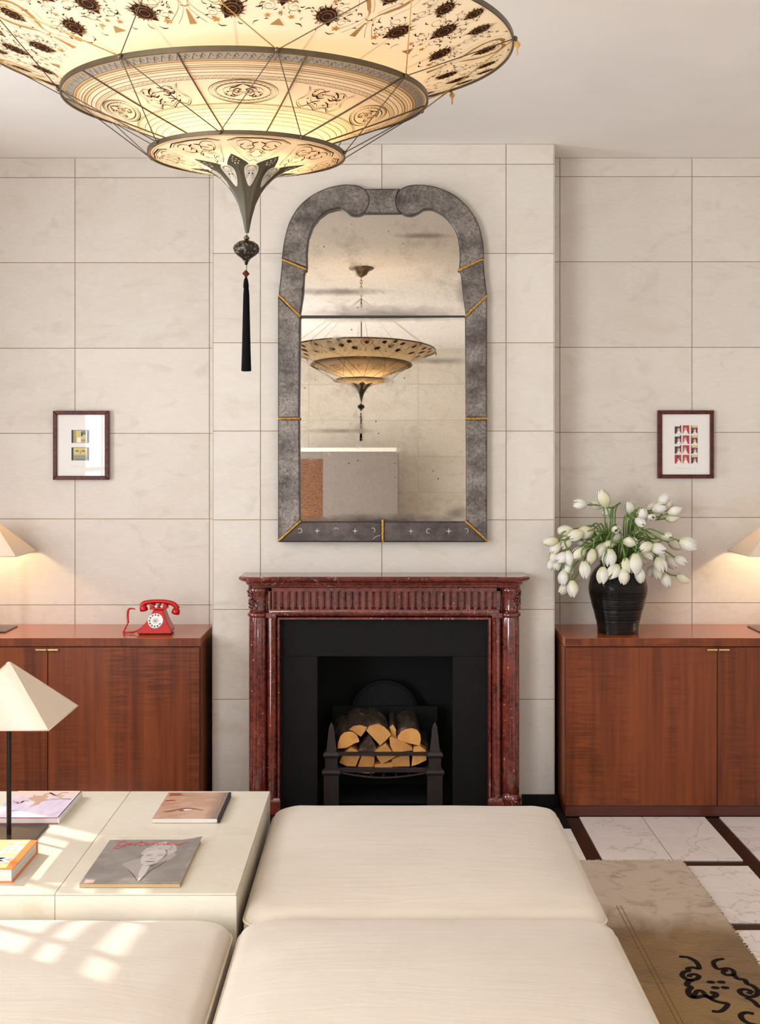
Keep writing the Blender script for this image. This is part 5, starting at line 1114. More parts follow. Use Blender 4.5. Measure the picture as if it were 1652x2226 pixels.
T = [  # x, y, direction in the picture, length factor, depth of the head, lean to viewer
 (1260.6, 1096.7, -1, -.05, .95, 5.20, 0, 'pale tulip reaching far out at the upper left, nearly horizontal'), (1295.7, 1097.9, -1, -.2, .9, 5.24, .1, 'round tulip bud just right of the upper left tulip'), (1312, 1082.7, -.35, -1, 1.25, 5.16, 0, 'tallest tulip, standing upright left of centre'), (1320, 1112, -.5, .3, .8, 5.28, .2, 'small faint tulip under the tallest one'),
 (1229.6, 1154, -1, 0, 1.1, 5.10, 0, 'white tulip lying level at the left, above its neighbours'), (1251, 1163, -1, .3, 1.1, 5.06, .2, 'broad white tulip at the left, in front of the level one'), (1271, 1157.5, -.9, .1, 1.1, 5.09, .1, 'white tulip overlapping the broad one on its right'), (1196, 1177, -1, .15, 1.0, 5.06, 0, 'greenish tulip furthest out on the left'),
 (1230, 1180, -.7, .7, 1.0, 5.08, .2, 'white tulip with ragged petals in the left cluster'), (1208, 1191, -.5, .9, .9, 5.07, .1, 'yellowish tulip hanging under the leftmost tulip'), (1205.7, 1210, -.4, 1, .95, 5.09, 0, 'yellow-green tulip drooping at the far left edge'), (1199, 1226, -.4, 1, .85, 5.11, 0, 'lowest tulip along the far left edge'),
 (1211.5, 1227, 0, 1, .8, 5.10, 0, 'narrow tulip hanging beside the lowest far-left one'), (1223, 1212, -.9, .5, 1.0, 5.06, .2, 'open white tulip turned to the left'), (1236, 1213.6, .1, 1, 1.0, 5.05, .1, 'yellow-tinged tulip hanging beside the open white one'), (1258, 1203, -.8, .6, 1.05, 5.05, .1, 'smooth oval tulip slanting down to the left'),
 (1286, 1210.6, -.2, 1, 1.05, 5.05, 0, 'slim tulip hanging left of the vase mouth'), (1305.6, 1197, -.5, .9, 1.05, 5.08, .1, 'yellowish tulip over the left rim of the vase'), (1325, 1213.6, -.1, 1, 1.2, 5.04, 0, 'large open tulip hanging over the front rim of the vase'), (1233.7, 1238, -.5, .9, 1.0, 5.08, 0, 'white tulip hanging low in the left cluster'),
 (1225, 1256, -.1, 1, 1.0, 5.07, 0, 'tall white tulip hanging under the left cluster'), (1271, 1239, .1, 1, 1.15, 5.02, 0, 'squarish white tulip hanging just left of the vase'), (1225.6, 1280, -.7, .7, .85, 5.09, .1, 'lower left tulip turned away to the left'), (1243.7, 1280, 0, 1, 1.1, 5.05, 0, 'lowest tulip of all, hanging left of the vase'),
 (1310, 1251, -.1, 1, 1.1, 5.01, 0, 'white tulip hanging over the left shoulder of the vase'), (1334, 1243, -.6, .7, 1.1, 5.01, .3, 'broad open tulip in front of the vase'), (1338, 1151.6, .1, -.3, .8, 5.10, 1.6, 'tulip facing the viewer above the vase centre'), (1339.5, 1169, 0, -1, 1.0, 5.13, .1, 'upright tulip directly below the one facing the viewer'),
 (1323.7, 1183, -1, .2, .8, 5.08, 0, 'green-tinged bud lying left above the vase'), (1287.5, 1162, -.6, -.6, .7, 5.22, 0, 'small bud half hidden behind the left stems'), (1260.6, 1180, -1, 0, .6, 5.14, 0, 'small green bud among the left stems'),
 (1369.8, 1105, -.4, -1, 1.0, 5.26, 0, 'pale upright tulip in the upper middle'), (1442, 1085.8, .6, -.7, .95, 5.22, 0, 'highest tulip on the right side'), (1451, 1100.4, .6, -.7, .9, 5.24, 0, 'green-yellow tulip just below the highest right one'), (1433, 1106, 1, -.2, 1.0, 5.20, .1, 'cream tulip lying level in the upper right cluster'),
 (1467, 1111.6, 1, -.3, 1.0, 5.18, 0, 'striped tulip at the right end of the upper right cluster'), (1461, 1126, 1, -.1, .9, 5.20, 0, 'tulip right under the striped one'), (1416, 1103.8, .7, -.6, .8, 5.26, 0, 'slender bud at the left of the upper right cluster'), (1397, 1120.6, 0, -1, 1.0, 5.16, .1, 'upright cream tulip right of the upper middle'),
 (1417.5, 1125, .2, -.1, .75, 5.12, 1.8, 'small tulip facing the viewer with a dark heart'), (1393, 1135, .4, .3, .95, 5.08, .9, 'white tulip turned half to the viewer, right of centre'), (1370, 1178, 1, 0, .95, 5.05, .1, 'yellowish tulip lying across the vase mouth'), (1449, 1165.5, .8, -.2, .9, 5.10, 1.0, 'cream tulip turned to the viewer on the right'),
 (1412, 1173.4, 1, .3, .8, 5.22, 0, 'faint tulip behind the right stems'), (1495, 1183.5, 1, .4, 1.25, 5.08, 0, 'big white tulip furthest out on the right'), (1468, 1185, 1, .4, 1.0, 5.20, 0, 'cream tulip behind the stems of the far right one'), (1404, 1189, -.7, .3, .95, 5.02, .3, 'white tulip facing left over the right rim'),
 (1430, 1191.4, 1, .2, 1.05, 5.03, .3, 'bright white tulip right of the vase mouth'), (1407, 1206, .8, .6, .9, 5.06, .1, 'green-striped tulip opening at the right rim'), (1398, 1214, .5, 1, .9, 5.10, 0, 'narrow green tulip under the green-striped one'), (1381.5, 1226, 0, 1, 1.35, 4.99, 0, 'longest white tulip, hanging over the right front of the vase'),
 (1362, 1229.5, .2, 1, 1.0, 5.00, 0, 'yellow-white tulip hanging over the vase front, left of the longest'), (1356.8, 1253, 0, 1, 1.05, 4.995, 0, 'white tulip hanging lowest on the vase front'), (1390.5, 1250, .1, 1, 1.05, 5.015, 0, 'pale tulip hanging behind the longest one'), (1435.4, 1228, .3, 1, 1.1, 5.06, 0, 'white tulip hanging right of the vase'),
 (1428, 1243, .3, 1, 1.0, 5.10, 0, 'narrow tulip behind the one hanging right of the vase'), (1415, 1242, -.4, 1, .8, 5.12, 0, 'slim petals of a tulip hanging close to the vase on the right'), (1446.7, 1261, .4, 1, 1.0, 5.13, 0, 'lowest tulip on the right side'), (1458, 1223, .7, .7, 1.1, 5.16, 0, 'shaded cream tulip slanting down to the right'),
 (1478, 1219.4, .9, .6, .9, 5.14, 0, 'greenish tulip at the right on a dark straight stem'), (1485, 1257.6, 1, .4, 1.0, 5.16, 0, 'pale tulip at the lower far right'), (1435, 1208, .5, .8, .95, 5.12, 0, 'shaded tulip between the right-hand clusters')]
rt = random.Random(11); mouth = Vector((VX, VY, ZTOP + 0.306))
heads = []
for x, y, dx, dy, k, Y, lean, lab in T:
    c = P(x, y, Y); d = Vector((dx, -lean * 0.8, -dy)).normalized(); k = k * 1.16; Lk = 0.058 * k
    base = c - d * Lk * 0.5
    tu = thing('tulip', base, lab, 'tulip', 'white tulips in the black vase')
    q = d.to_track_quat('Z', 'Y').to_matrix().to_4x4() @ Matrix.Rotation(rt.uniform(0, 6.28), 4, 'Z')
    for i in range(6):
        o = link('petal', PET[i % 2], None, tu); o.matrix_parent_inverse = Matrix.Identity(4)
        o.matrix_basis = q @ Matrix.Rotation(i * PI / 3 + rt.uniform(-.1, .1), 4, 'Z') @ Matrix.Rotation(rt.uniform(-.10, .05) * (1.2 if lean < 0.5 else 2.2), 4, 'X') @ Matrix.Diagonal((k * rt.uniform(.90, 1.04), k * rt.uniform(.90, 1.04), k, 1))
    if lean > 0.8: o = link('stamen_cluster', HEART, None, tu); o.matrix_basis = q @ Matrix.Scale(k, 4)
    a = rt.uniform(0, 6.28); m0 = mouth + Vector((0.045 * math.cos(a), 0.045 * math.sin(a), -0.05))
    out = (base - mouth); outh = Vector((out.x, out.y, 0))
    rise = max(0.05, out.z * 0.55 + 0.09) if out.z > -0.03 else 0.075 + rt.uniform(0, .03)
    e = mouth + outh.normalized() * 0.045 + Vector((0, 0, 0.01)); 
    p1 = mouth + outh * 0.45 + Vector((0, 0, rise)); p2 = base - d * min(0.05, out.length * 0.3)
    pts = smooth_path([m0, (m0 + Vector((e.x, e.y, mouth.z))) / 2, e, p1, p2, base + d * 0.003], 5)
    st = MB(); st.tube(pts, 0.0032, 6); st.build('stem', 'stem', tu, smooth=True)
for k in range(9):                                          # a few strap leaves at the mouth
    a = rt.uniform(0, 6.28); d = Vector((math.cos(a), math.sin(a) * 0.6 - .2, 0)); p0 = mouth + d * 0.03 - Vector((0, 0, .03)); L = rt.uniform(.10, .17); m = MB(); rows = []
    sd = Vector((-d.y, d.x, 0)).normalized()
    for j in range(8):
        t = j / 7; c = p0 + d * L * t + Vector((0, 0, 0.10 * math.sin(t * 2.2))); w = 0.011 * math.sin(PI * (0.15 + 0.83 * t)); rows.append([c - sd * w + Vector((0, 0, .004)), c, c + sd * w + Vector((0, 0, .004))])
    m.loft(rows, False, False, closed=False); lf = m.build('tulip_leaf', 'leaf', vase, smooth=True)

# ------------------------------------------------------------------ what the mirror shows behind the viewer
scr = thing('room_divider', (-0.62, -2.3, 0), 'grey padded room divider with white top rail, seen in the mirror', 'room divider')
solid('grey_linen', (138, 128, 122), 0.8); t = NT('carved_brown_panel'); c = t.mix(t.rng(t.wave((14, 3, 26), 7, 4, 2, 'Z'), 0.2, 0.8), S(150, 100, 62), S(50, 30, 18)); t.bsdf(c, 0.6); MAT['carved'] = t.m
m = MB(); m.box((-0.93, -2.42, 0), (-0.13, -2.22, 1.755)); m.build('grey_panel', 'grey_linen', scr, bevel=0.004)
m = MB(); m.box((-1.40, -2.40, 0), (-0.932, -2.24, 1.68)); m.build('carved_panel', 'carved', scr)
m = MB(); m.box((-1.42, -2.43, 1.757), (-0.12, -2.21, 1.80)); m.build('top_rail', 'white', scr)
m = MB(); m.box((-1.40, -2.42, 1.682), (-0.932, -2.24, 1.755)); m.build('upper_rail', 'grey_linen', scr)

# ------------------------------------------------------------------ painted silk chandelier
DX, DY = (537 - CX) / (F / 2.264), 2.264
ch = thing('chandelier', (DX, DY, ZC), 'three-tier painted silk chandelier with black tassel hanging from the ceiling', 'chandelier')
TILT = 0.055
def pol(r, a, z, zc, tilt=TILT):
    """r, angle a (0 = towards the viewer, + = right); the tier dips slightly towards the viewer"""
    x, y = r * math.sin(a), -r * math.cos(a)
    return Vector((DX + x, DY + y, zc + (z - zc) + y * math.tan(tilt)))
A0 = math.radians(-8); ND = 8
RO, ZO_ = 0.508, H + 0.776; RM, ZM_ = 0.346, H + 0.678; RB, ZB_ = 0.1866, H + 0.572
zo = lambda r: ZO_ - 0.33 * (RO - r) - 0.10 * (RO - r) * (0.354 - (RO - r)); zm = lambda r: ZM_ - 0.37 * (RM - r) - 0.15 * (RM - r) * (0.25 - (RM - r))
BP = [(0.1866, 0.572), (0.150, 0.5600), (0.110, 0.5510), (0.080, 0.5445), (0.060, 0.536), (0.044, 0.522), (0.030, 0.504), (0.020, 0.488), (0.0125, 0.468), (0.008, 0.450), (0.0048, 0.432), (0.003, 0.424)]
def zb(r):
    for i in range(len(BP) - 1):
        if BP[i][0] >= r >= BP[i + 1][0]:
            t = (BP[i][0] - r) / (BP[i][0] - BP[i + 1][0]); return H + BP[i][1] + (BP[i + 1][1] - BP[i][1]) * t
    return H + BP[-1][1]
def tier(name, zf, r0, r1, n, nr, mat, tilt=TILT, rf=None):
    m = MB(); rings = []
    for j in range(nr + 1):
        r = r0 + (r1 - r0) * j / nr
        rings.append([pol(r * (rf(2 * PI * i / n, r) if rf else 1), 2 * PI * i / n, zf(r), 0, tilt) for i in range(n)])
    m.loft(rings, False, False); return m.build(name, mat, ch, smooth=True)
outer = tier('outer_shade', zo, RO, 0.15, 128, 10, 'silkshade'); middle = tier('middle_shade', zm, RM, 0.10, 128, 10, 'silkshade')
# the lowest tier is an eight-sided trumpet
oct_ = lambda a, r: (math.cos(PI / 8) / math.cos(((a - A0) % (PI / 4)) - PI / 8)) ** (1.0 if r < 0.09 else max(0.0, 1 - (r - 0.09) / 0.06))
m = MB(); rings = []; rads = [0.1866 - 0.1066 * k / 10 for k in range(10)] + [b[0] for b in BP[3:]]
NB = 96
for r in rads: rings.append([pol(r * oct_(2 * PI * i / NB + A0, r), 2 * PI * i / NB + A0, zb(r), 0, TILT * 0.6) for i in range(NB)])
m.loft(rings[:16] if False else rings, False, True); bottom = m.build('bottom_shade', 'silkshade', ch, smooth='angle')
for nm, zf, r, tt, mt in (('outer_rim', zo, RO, TILT, 'bronze'), ('middle_rim', zm, RM, TILT, 'bronze'), ('bottom_rim', zb, RB, TILT * 0.6, 'bronze')):
    m = MB(); h = 0.0045 if nm != 'bottom_rim' else 0.0038
    rings = [[pol(r + dr, 2 * PI * i / 128, zf(min(r, RB) if nm == 'bottom_rim' else r) + dz, 0, tt) for i in range(128)] for dr, dz in ((-.001, -h), (.0025, -h), (.0025, h), (-.001, h), (-.001, -h))]
    m.loft(rings, False, False); m.build(nm, mt, ch, smooth='angle')
def on(zf, r, a, tt=TILT, off=0.0012): return pol(r, a, zf(r) - off, 0, tt)

# ---- print of the outer tier: palmettes, hearts, vines
rc = random.Random(21); VEINS = []
mo_ = lambda off: (lambda r, a: on(zo, r, a, TILT, off))
dark, tan, org, line, blk, cut = Print(), Print(), Print(), Print(), Print(), Print()
def loc2(a0, r0, rot=0.0, k=1.0):
    """local frame on the cone: s sideways, t outwards -> (r, angle)"""
    def f(s, t):
        s, t = s * k, t * k; s2 = s * math.cos(rot) - t * math.sin(rot); t2 = s * math.sin(rot) + t * math.cos(rot)
        r = r0 + t2; return (r, a0 + s2 / r)
    return f
def palmette(a0, r0, k, rot):
    f = loc2(a0, r0, rot, k); pts = []; dark = Print(); cut = Print()
    n = 15
    for i in range(n):
        th = -PI * 0.80 + 1.6 * PI * i / (n - 1); R = 0.020 + 0.007 * math.cos(th)
        for dth, rr in ((-0.06, R * 0.78), (0.02, R * rc.uniform(1.02, 1.18)), (0.08, R * 0.80)): pts.append(f(math.sin(th + dth) * rr * 0.95, math.cos(th + dth) * rr * 1.15))
    pts.append(f(0, -0.020)); dark.fan(f(0, 0.002), pts)
    for c, R in (((0, 0.004), 0.007), ((0, 0.004), 0.0125)):
        cut.stroke([f(c[0] + R * math.sin(t), c[1] + R * 1.1 * math.cos(t)) for t in [2 * PI * i / 16 for i in range(16)]], 0.0011, closed=True)
    for sgn in (-1, 1): cut.stroke([f(sgn * 0.003, -0.012), f(sgn * 0.012, -0.004), f(sgn * 0.017, 0.008), f(sgn * 0.012, 0.020)], 0.0011, smooth=3)
    for i in range(5): t = -1.2 + 0.6 * i; cut.stroke([f(0.013 * math.sin(t), 0.004 + 0.014 * math.cos(t)), f(0.019 * math.sin(t), 0.004 + 0.021 * math.cos(t))], 0.0010)
    dark.build('printed_palmette', 'ink_dark', outer, mo_(0.0015)); VEINS.append(cut)
def rosette(a0, r0, k, pm):
    pr_ = Print(); cut = Print(); f = loc2(a0, r0, rc.uniform(0, 1), k); pr_.fan(f(0, 0), [f((0.0062 + 0.0025 * math.cos(5 * t)) * math.sin(t), (0.0062 + 0.0025 * math.cos(5 * t)) * math.cos(t)) for t in [2 * PI * i / 30 for i in range(30)]])
    cut.stroke([f(0.0028 * math.sin(t), 0.0028 * math.cos(t)) for t in [2 * PI * i / 10 for i in range(10)]], 0.0008, closed=True)
    pr_.build('printed_rosette', 'ink_orange' if pm is org else 'ink_tan', outer, mo_(0.0014)); VEINS.append(cut)
def leaf(a0, r0, rot, k=1.0, pr_=None):
    f = loc2(a0, r0, rot, k); b = rc.choice((-1, 1)) * 0.004
    (pr_ or blk).stroke([f(0, -0.008), f(b, 0), f(b * 0.2, 0.008)], 0.0028, smooth=4, taper=True)
for k in range(ND):
    a = A0 + k * PI / 4; f = loc2(a, 0.425); heart = Print()
    for sgn in (-1, 1):                                    # heart-shaped band and its stalk
        hp = [f(sgn * s, t) for s, t in ((0.000, 0.060), (0.006, 0.064), (0.018, 0.066), (0.034, 0.058), (0.040, 0.040), (0.034, 0.018), (0.020, -0.002), (0.009, -0.016), (0.005, -0.028))]
        heart.stroke(hp, [0.004, 0.006, 0.008, 0.011, 0.013, 0.013, 0.010, 0.006, 0.003, 0.0015], smooth=5)
        hi = [f(sgn * s, t) for s, t in ((0.0, 0.052), (0.010, 0.057), (0.022, 0.052), (0.028, 0.038), (0.024, 0.020), (0.012, 0.002), (0.004, -0.012))]; line.stroke(hi, 0.0011, smooth=5)
        line.stroke([f(sgn * s, t) for s, t in ((0.004, -0.028), (0.006, -0.042), (0.014, -0.060), (0.024, -0.075))], 0.0012, smooth=4); line.stroke([f(sgn * s, t) for s, t in ((0.008, -0.020), (0.012, -0.036), (0.022, -0.052), (0.036, -0.070))], 0.0012, smooth=4)
        line.stroke([f(sgn * s, t) for s, t in ((0.044, 0.070), (0.054, 0.050), (0.052, 0.020), (0.036, -0.010), (0.046, -0.026), (0.066, -0.022))], 0.0010, smooth=5)
        palmette(a + sgn * math.radians(10.5), 0.380, 1.12, sgn * -0.5)
        palmette(a + sgn * math.radians(14.5), 0.462, 0.98, sgn * 0.35)
        rosette(a + sgn * math.radians(6.5), 0.358, 0.9, org); rosette(a + sgn * math.radians(19.5), 0.372, 0.7, org); rosette(a + sgn * math.radians(11.0), 0.421, 0.55, tan); rosette(a + sgn * math.radians(9), 0.488, 0.5, tan)
        for (da, r0) in ((4, .40), (13, .40), (16, .425), (17, .395), (19, .445), (8, .345), (12, .350), (17, .352), (21, .485), (12.5, .490), (6.5, .499)): leaf(a + sgn * math.radians(da + rc.uniform(-1, 1)), r0, rc.uniform(0, 6.28), rc.uniform(.6, 1.1), rc.choice((blk, blk, line)))
    heart.build('printed_heart', 'ink_tan', outer, mo_(0.0013)); palmette(a, 0.452, 1.0, 0.0); rosette(a + 0.035, 0.474, 0.45, tan); rosette(a - 0.035, 0.474, 0.45, tan)
    tan.poly([f(-0.006, -0.078), f(0.006, -0.078), f(0.0012, -0.040), f(-0.0012, -0.040)]); tan.stroke([f(-0.008, -0.030), f(0, -0.0335), f(0.008, -0.030)], 0.003)
    b = a + PI / 8; palmette(b, 0.420, 1.18, 0.0); g = loc2(b, 0.44)
    tan.poly([g(-0.012, -0.092), g(0.012, -0.092), g(0, -0.074)])
    rosette(b, 0.448, 0.55, tan); rosette(b, 0.380, 0.55, tan); palmette(b, 0.480, 0.85, 0.0)
    line.stroke([g(0, -0.07), g(0.002, -0.05), g(0, -0.035)], 0.001)
    # spiralling vines with small leaves
    for sgn in (-1, 1):
        for (da, r0, R) in ((7.5, .405, .016), (17.5, .435, .015), (19.5, .395, .012), (6.0, .375, .010), (11.0, .440, .013), (20.5, .470, .012), (9.5, .470, .011)):
            ff = loc2(a + sgn * math.radians(da), r0); line.stroke([ff(sgn * R * (1 - .045 * i) * math.sin(.5 * i), R * (1 - .045 * i) * math.cos(.5 * i)) for i in range(17)], 0.0011)
            for i in range(5): t = rc.uniform(0, 6.28); leaf(a + sgn * math.radians(da) + R * 1.1 * math.sin(t) / r0, r0 + R * 1.1 * math.cos(t), rc.uniform(0, 6.28), rc.uniform(.35, .6), rc.choice((blk, line, line)))
    for i in range(46): leaf(a + rc.uniform(0, PI / 4), rc.uniform(.36, .497), rc.uniform(0, 6.28), rc.uniform(.28, .5), rc.choice((blk, line, line)))
for q in VEINS:
    o_ = len(cut.v); cut.v += q.v; cut.f += [tuple(i + o_ for i in f_) for f_ in q.f]
for nm, q, mt, of in (('printed_vines', line, 'ink_line', .0010), ('printed_stalks', tan, 'ink_tan', .0012), ('printed_leaves', blk, 'ink_black', .0012), ('printed_veins', cut, 'ink_tan', .0021)):
    o = q.build(nm, mt, outer, mo_(of)); o['kind'] = 'stuff'

# ---- print of the middle tier: rings, lattice bands, medallions
ln, dk, gy = Print(), Print(), Print()
def ring(pr_, r, w, n=160): pr_.stroke([(r, 2 * PI * i / n) for i in range(n)] + [(r, 2 * PI)], w)
class RingP(Print):
    def ring(s, r, w, n=160):
        o = len(s.v)
        for i in range(n): s.v += [(r - w / 2, 2 * PI * i / n), (r + w / 2, 2 * PI * i / n)]
        s.f += [(o + 2 * i, o + 2 * ((i + 1) % n), o + 2 * ((i + 1) % n) + 1, o + 2 * i + 1) for i in range(n)]; return s
rl, rt_, rg = RingP(), RingP(), RingP()
rg.ring(.3315, .0155)
for r in (.3235, .3085, .2985, .2905, .2825, .274, .206, .192): rl.ring(r, .0010)
for r in (.3405, .3140, .2035, .182, .172, .160, .147): rt_.ring(r, .0013)
rt_.ring(.3195, .004); rt_.ring(.3035, .003)
def frame_loc(a0, r0): return lambda s, t: (r0 + t, a0 + s / r0)
NZ = 150
for i in range(NZ):
    a = 2 * PI * i / NZ; d_ = PI / NZ
    dk.stroke([(.325, a), (.338, a + d_), (.331, a + 1.6 * d_)], .0013); 
    if i % 2: dk.stroke([(.327, a + d_), (.334, a + .2 * d_)], .0011)
    ln.stroke([(.2755, a), (.281, a + .7 * d_), (.276, a + 1.3 * d_), (.280, a + 2 * d_)], .0010); ln.stroke([(.1945, a), (.2005, a + .7 * d_), (.1955, a + 1.3 * d_), (.2005, a + 2 * d_)], .0009)
AM = math.radians(5)
for k in range(10):
    a = AM + k * math.radians(36); f = frame_loc(a, .240)
    if k % 2 == 0:
        for ea, eb, w in ((.060, .0325, .0018), (.056, .030, .0010), (.047, .0240, .0017)): dk.stroke([f(ea * math.cos(t), eb * math.sin(t)) for t in [2 * PI * i / 40 for i in range(40)]], w, closed=True)
        for i in range(30): t = 2 * PI * i / 30; ln.stroke([f(.046 * math.cos(t), .0235 * math.sin(t)), f(.051 * math.cos(t + .1), .027 * math.sin(t + .1)), f(.047 * math.cos(t + .18), .024 * math.sin(t + .18))], .001)
        for s in (-1, 1):
            dk.stroke([f(s * .001, .020), f(s * .008, .016), f(s * .013, .012), f(s * .020, .010), f(s * .024, .004)], .0032, smooth=4, taper=True)
            dk.stroke([f(s * .003, .006), f(s * .010, .008), f(s * .017, .003), f(s * .012, -.004), f(s * .006, -.002)], .0026, smooth=4, taper=True)
            dk.stroke([f(s * .016, .002), f(s * .020, -.006), f(s * .015, -.010), f(s * .018, -.018)], .0032, smooth=4, taper=True)
            ln.stroke([f(s * .0, .020), f(s * .018, .014), f(s * .032, .008), f(s * .034, -.004), f(s * .022, -.014), f(s * .008, -.010), f(0, -.002)], .0014, smooth=5)
            ln.stroke([f(s * .002, -.002), f(s * .012, .002), f(s * .026, .0), f(s * .034, -.006), f(s * .024, -.013), f(s * .010, -.010)], .0013, smooth=5)
            for q in ((.027, -.001), (.030, -.007), (.022, -.011), (.006, .004), (.0085, -.0005)): dk.poly([f(s * (q[0] - .002), q[1]), f(s * q[0], q[1] + .0022), f(s * (q[0] + .0022), q[1] + .0004), f(s * q[0], q[1] - .0018)])
    else:
        for s in (-1, 1):
            dk.stroke([f(s * .046, .029), f(s * .040, .015), f(s * .042, .0), f(s * .050, -.015), f(s * .036, -.031), f(s * .020, -.022), f(0, -.033)], .0019, smooth=4)
            ln.stroke([f(s * .043, .027), f(s * .037, .014), f(s * .039, .0), f(s * .046, -.014), f(s * .034, -.027), f(s * .018, -.019), f(0, -.029)], .0013, smooth=4)
            dk.stroke([f(s * .006, .024), f(s * .016, .018), f(s * .022, .008), f(s * .014, .000), f(s * .004, .004)], .0041, smooth=4, taper=True)
            dk.stroke([f(s * .026, .022), f(s * .032, .012), f(s * .026, .004), f(s * .018, .006)], .0032, smooth=4, taper=True)
            dk.stroke([f(s * .006, -.006), f(s * .016, -.010), f(s * .024, -.018), f(s * .030, -.012)], .0032, smooth=4, taper=True)
            ln.stroke([f(0, .012), f(s * .012, .012), f(s * .028, .000), f(s * .020, -.012), f(s * .006, -.016), f(0, -.024)], .0014, smooth=5)
            ln.stroke([f(s * .034, .020), f(s * .020, .025), f(s * .008, .014), f(s * .016, .004), f(s * .030, .008), f(s * .034, -.010)], .0013, smooth=5)
            for q in ((.012, .012), (.030, .017), (.010, -.016), (.033, -.004)): dk.poly([f(s * (q[0] - .002), q[1]), f(s * q[0], q[1] + .002), f(s * (q[0] + .002), q[1]), f(s * q[0], q[1] - .002)])
mm_ = lambda off: (lambda r, a: on(zm, r, a, TILT, off))
rg.build('printed_band', 'ink_grey', middle, mm_(.0008)); rt_.build('printed_tan_rings', 'ink_tan', middle, mm_(.0010)); rl.build('printed_rings', 'ink_line', middle, mm_(.0011)); 
for nm, q, mt, of in (('printed_scrolls', ln, 'ink_line', .0013), ('printed_medallions', dk, 'ink_black', .0015)):
    o = q.build(nm, mt, middle, mm_(of)); o['kind'] = 'stuff'

# ---- print of the lowest tier: eight cartouches over an olive trumpet
def bsurf(r, a, off): rr_ = r * oct_(a, r); return pol(rr_ + off * .8, a, zb(r) - off, 0, TILT * .6)
dk2, ln2, gl2 = Print(), Print(), Print()
# dark star-shaped ground
m = MB(); ring_pts = []; NA = 192
def edge(a):
    w = ((a - A0) % (PI / 4)) / (PI / 4); w = min(w, 1 - w) * 2      # 0 at ridges, 1 between
    return 0.114 - 0.050 * w ** 0.9
rows = []
for t in [k / 9 for k in range(10)]:
    row = []
    for i in range(NA):
        a = 2 * PI * i / NA + A0; re = edge(a); r = re * (1 - t) ** 1.4 + 0.0031 * (1 - (1 - t) ** 1.4); row.append(bsurf(r, a, .0009))
    rows.append(row)
m.loft(rows, False, True); m.build('olive_trumpet', 'finial', bottom, smooth='angle')
rb = RingP()
for r, w in ((.182, .0010), (.178, .0008)): rb.ring(r, w)
for k in range(8):
    a = A0 + PI / 8 + k * PI / 4; f = frame_loc(a, .125)
    def half(pts): return [f(-s, t) for s, t in pts] + [f(s, t) for s, t in reversed(pts[:-1])]
    dk2.stroke([f(0, .0495), f(.030, .049), f(.044, .040), f(.036, .006), f(.026, -.022), f(.012, -.038), f(0, -.030), f(-.012, -.038), f(-.026, -.022), f(-.036, .006), f(-.044, .040), f(-.030, .049)], .0026, closed=True)
    ln2.stroke([f(0, .046), f(.028, .045), f(.040, .038), f(.033, .006), f(.024, -.018), f(.012, -.032), f(0, -.026), f(-.012, -.032), f(-.024, -.018), f(-.033, .006), f(-.040, .038), f(-.028, .045)], .0014, closed=True)
    for s in (-1, 1):
        ln2.stroke([f(0, -.022), f(s * .016, -.012), f(s * .010, .006), f(s * .026, .012), f(s * .032, .034), f(s * .018, .040), f(s * .008, .028), f(s * .018, .018)], .0021, smooth=5)
        dk2.stroke([f(s * .002, .036), f(s * .010, .030), f(s * .006, .018), f(s * .014, .010)], .0046, smooth=4, taper=True); dk2.stroke([f(s * .022, .030), f(s * .028, .022), f(s * .020, .004)], .0036, smooth=4, taper=True)
        dk2.stroke([f(s * .004, .004), f(s * .012, -.006), f(s * .006, -.016)], .0036, smooth=4, taper=True)
        ln2.stroke([f(0, .010), f(s * .012, .002), f(s * .020, -.010), f(s * .010, -.024)], .0018, smooth=4)
    for i in range(3): q = frame_loc(a + (i - 1) * .02, .182); 
    # round boss hanging into the dark ground
    g = frame_loc(a, .056); cir = lambda R, n=20: [g(R * .80 * math.sin(2 * PI * i / n), R * 1.35 * math.cos(2 * PI * i / n)) for i in range(n)]
    gl2.fan(g(0, 0), cir(.0165)); dk2.stroke(cir(.0120), .0017, closed=True); dk2.stroke(cir(.0080), .0015, closed=True)
    for i in range(6): t = PI * i / 3; dk2.poly([g(.0045 * math.sin(t - .3), .0060 * math.cos(t - .3)), g(.0060 * math.sin(t), .0080 * math.cos(t)), g(.0045 * math.sin(t + .3), .0060 * math.cos(t + .3)), g(.0022 * math.sin(t), .003 * math.cos(t))])
    e = frame_loc(A0 + k * PI / 4, .098)
    for s, t in ((0, .004), (-.004, -.004), (.004, -.004), (0, -.012), (-.007, -.013), (.007, -.013), (-.0035, -.021), (.0035, -.021)): gl2.fan(e(s, t), [e(s + .0017 * math.sin(q), t + .0030 * math.cos(q)) for q in [2 * PI * i / 8 for i in range(8)]])
bm_ = lambda off: (lambda r, a: bsurf(r, a, off))
rb.build('printed_rings', 'ink_line', bottom, bm_(.0009))
for nm, q, mt, of in (('printed_scrolls', ln2, 'ink_line', .0011), ('printed_bosses', gl2, 'silkshade', .0017), ('printed_cartouches', dk2, 'ink_black', .0021)):
    o = q.build(nm, mt, bottom, bm_(of)); o['kind'] = 'stuff'

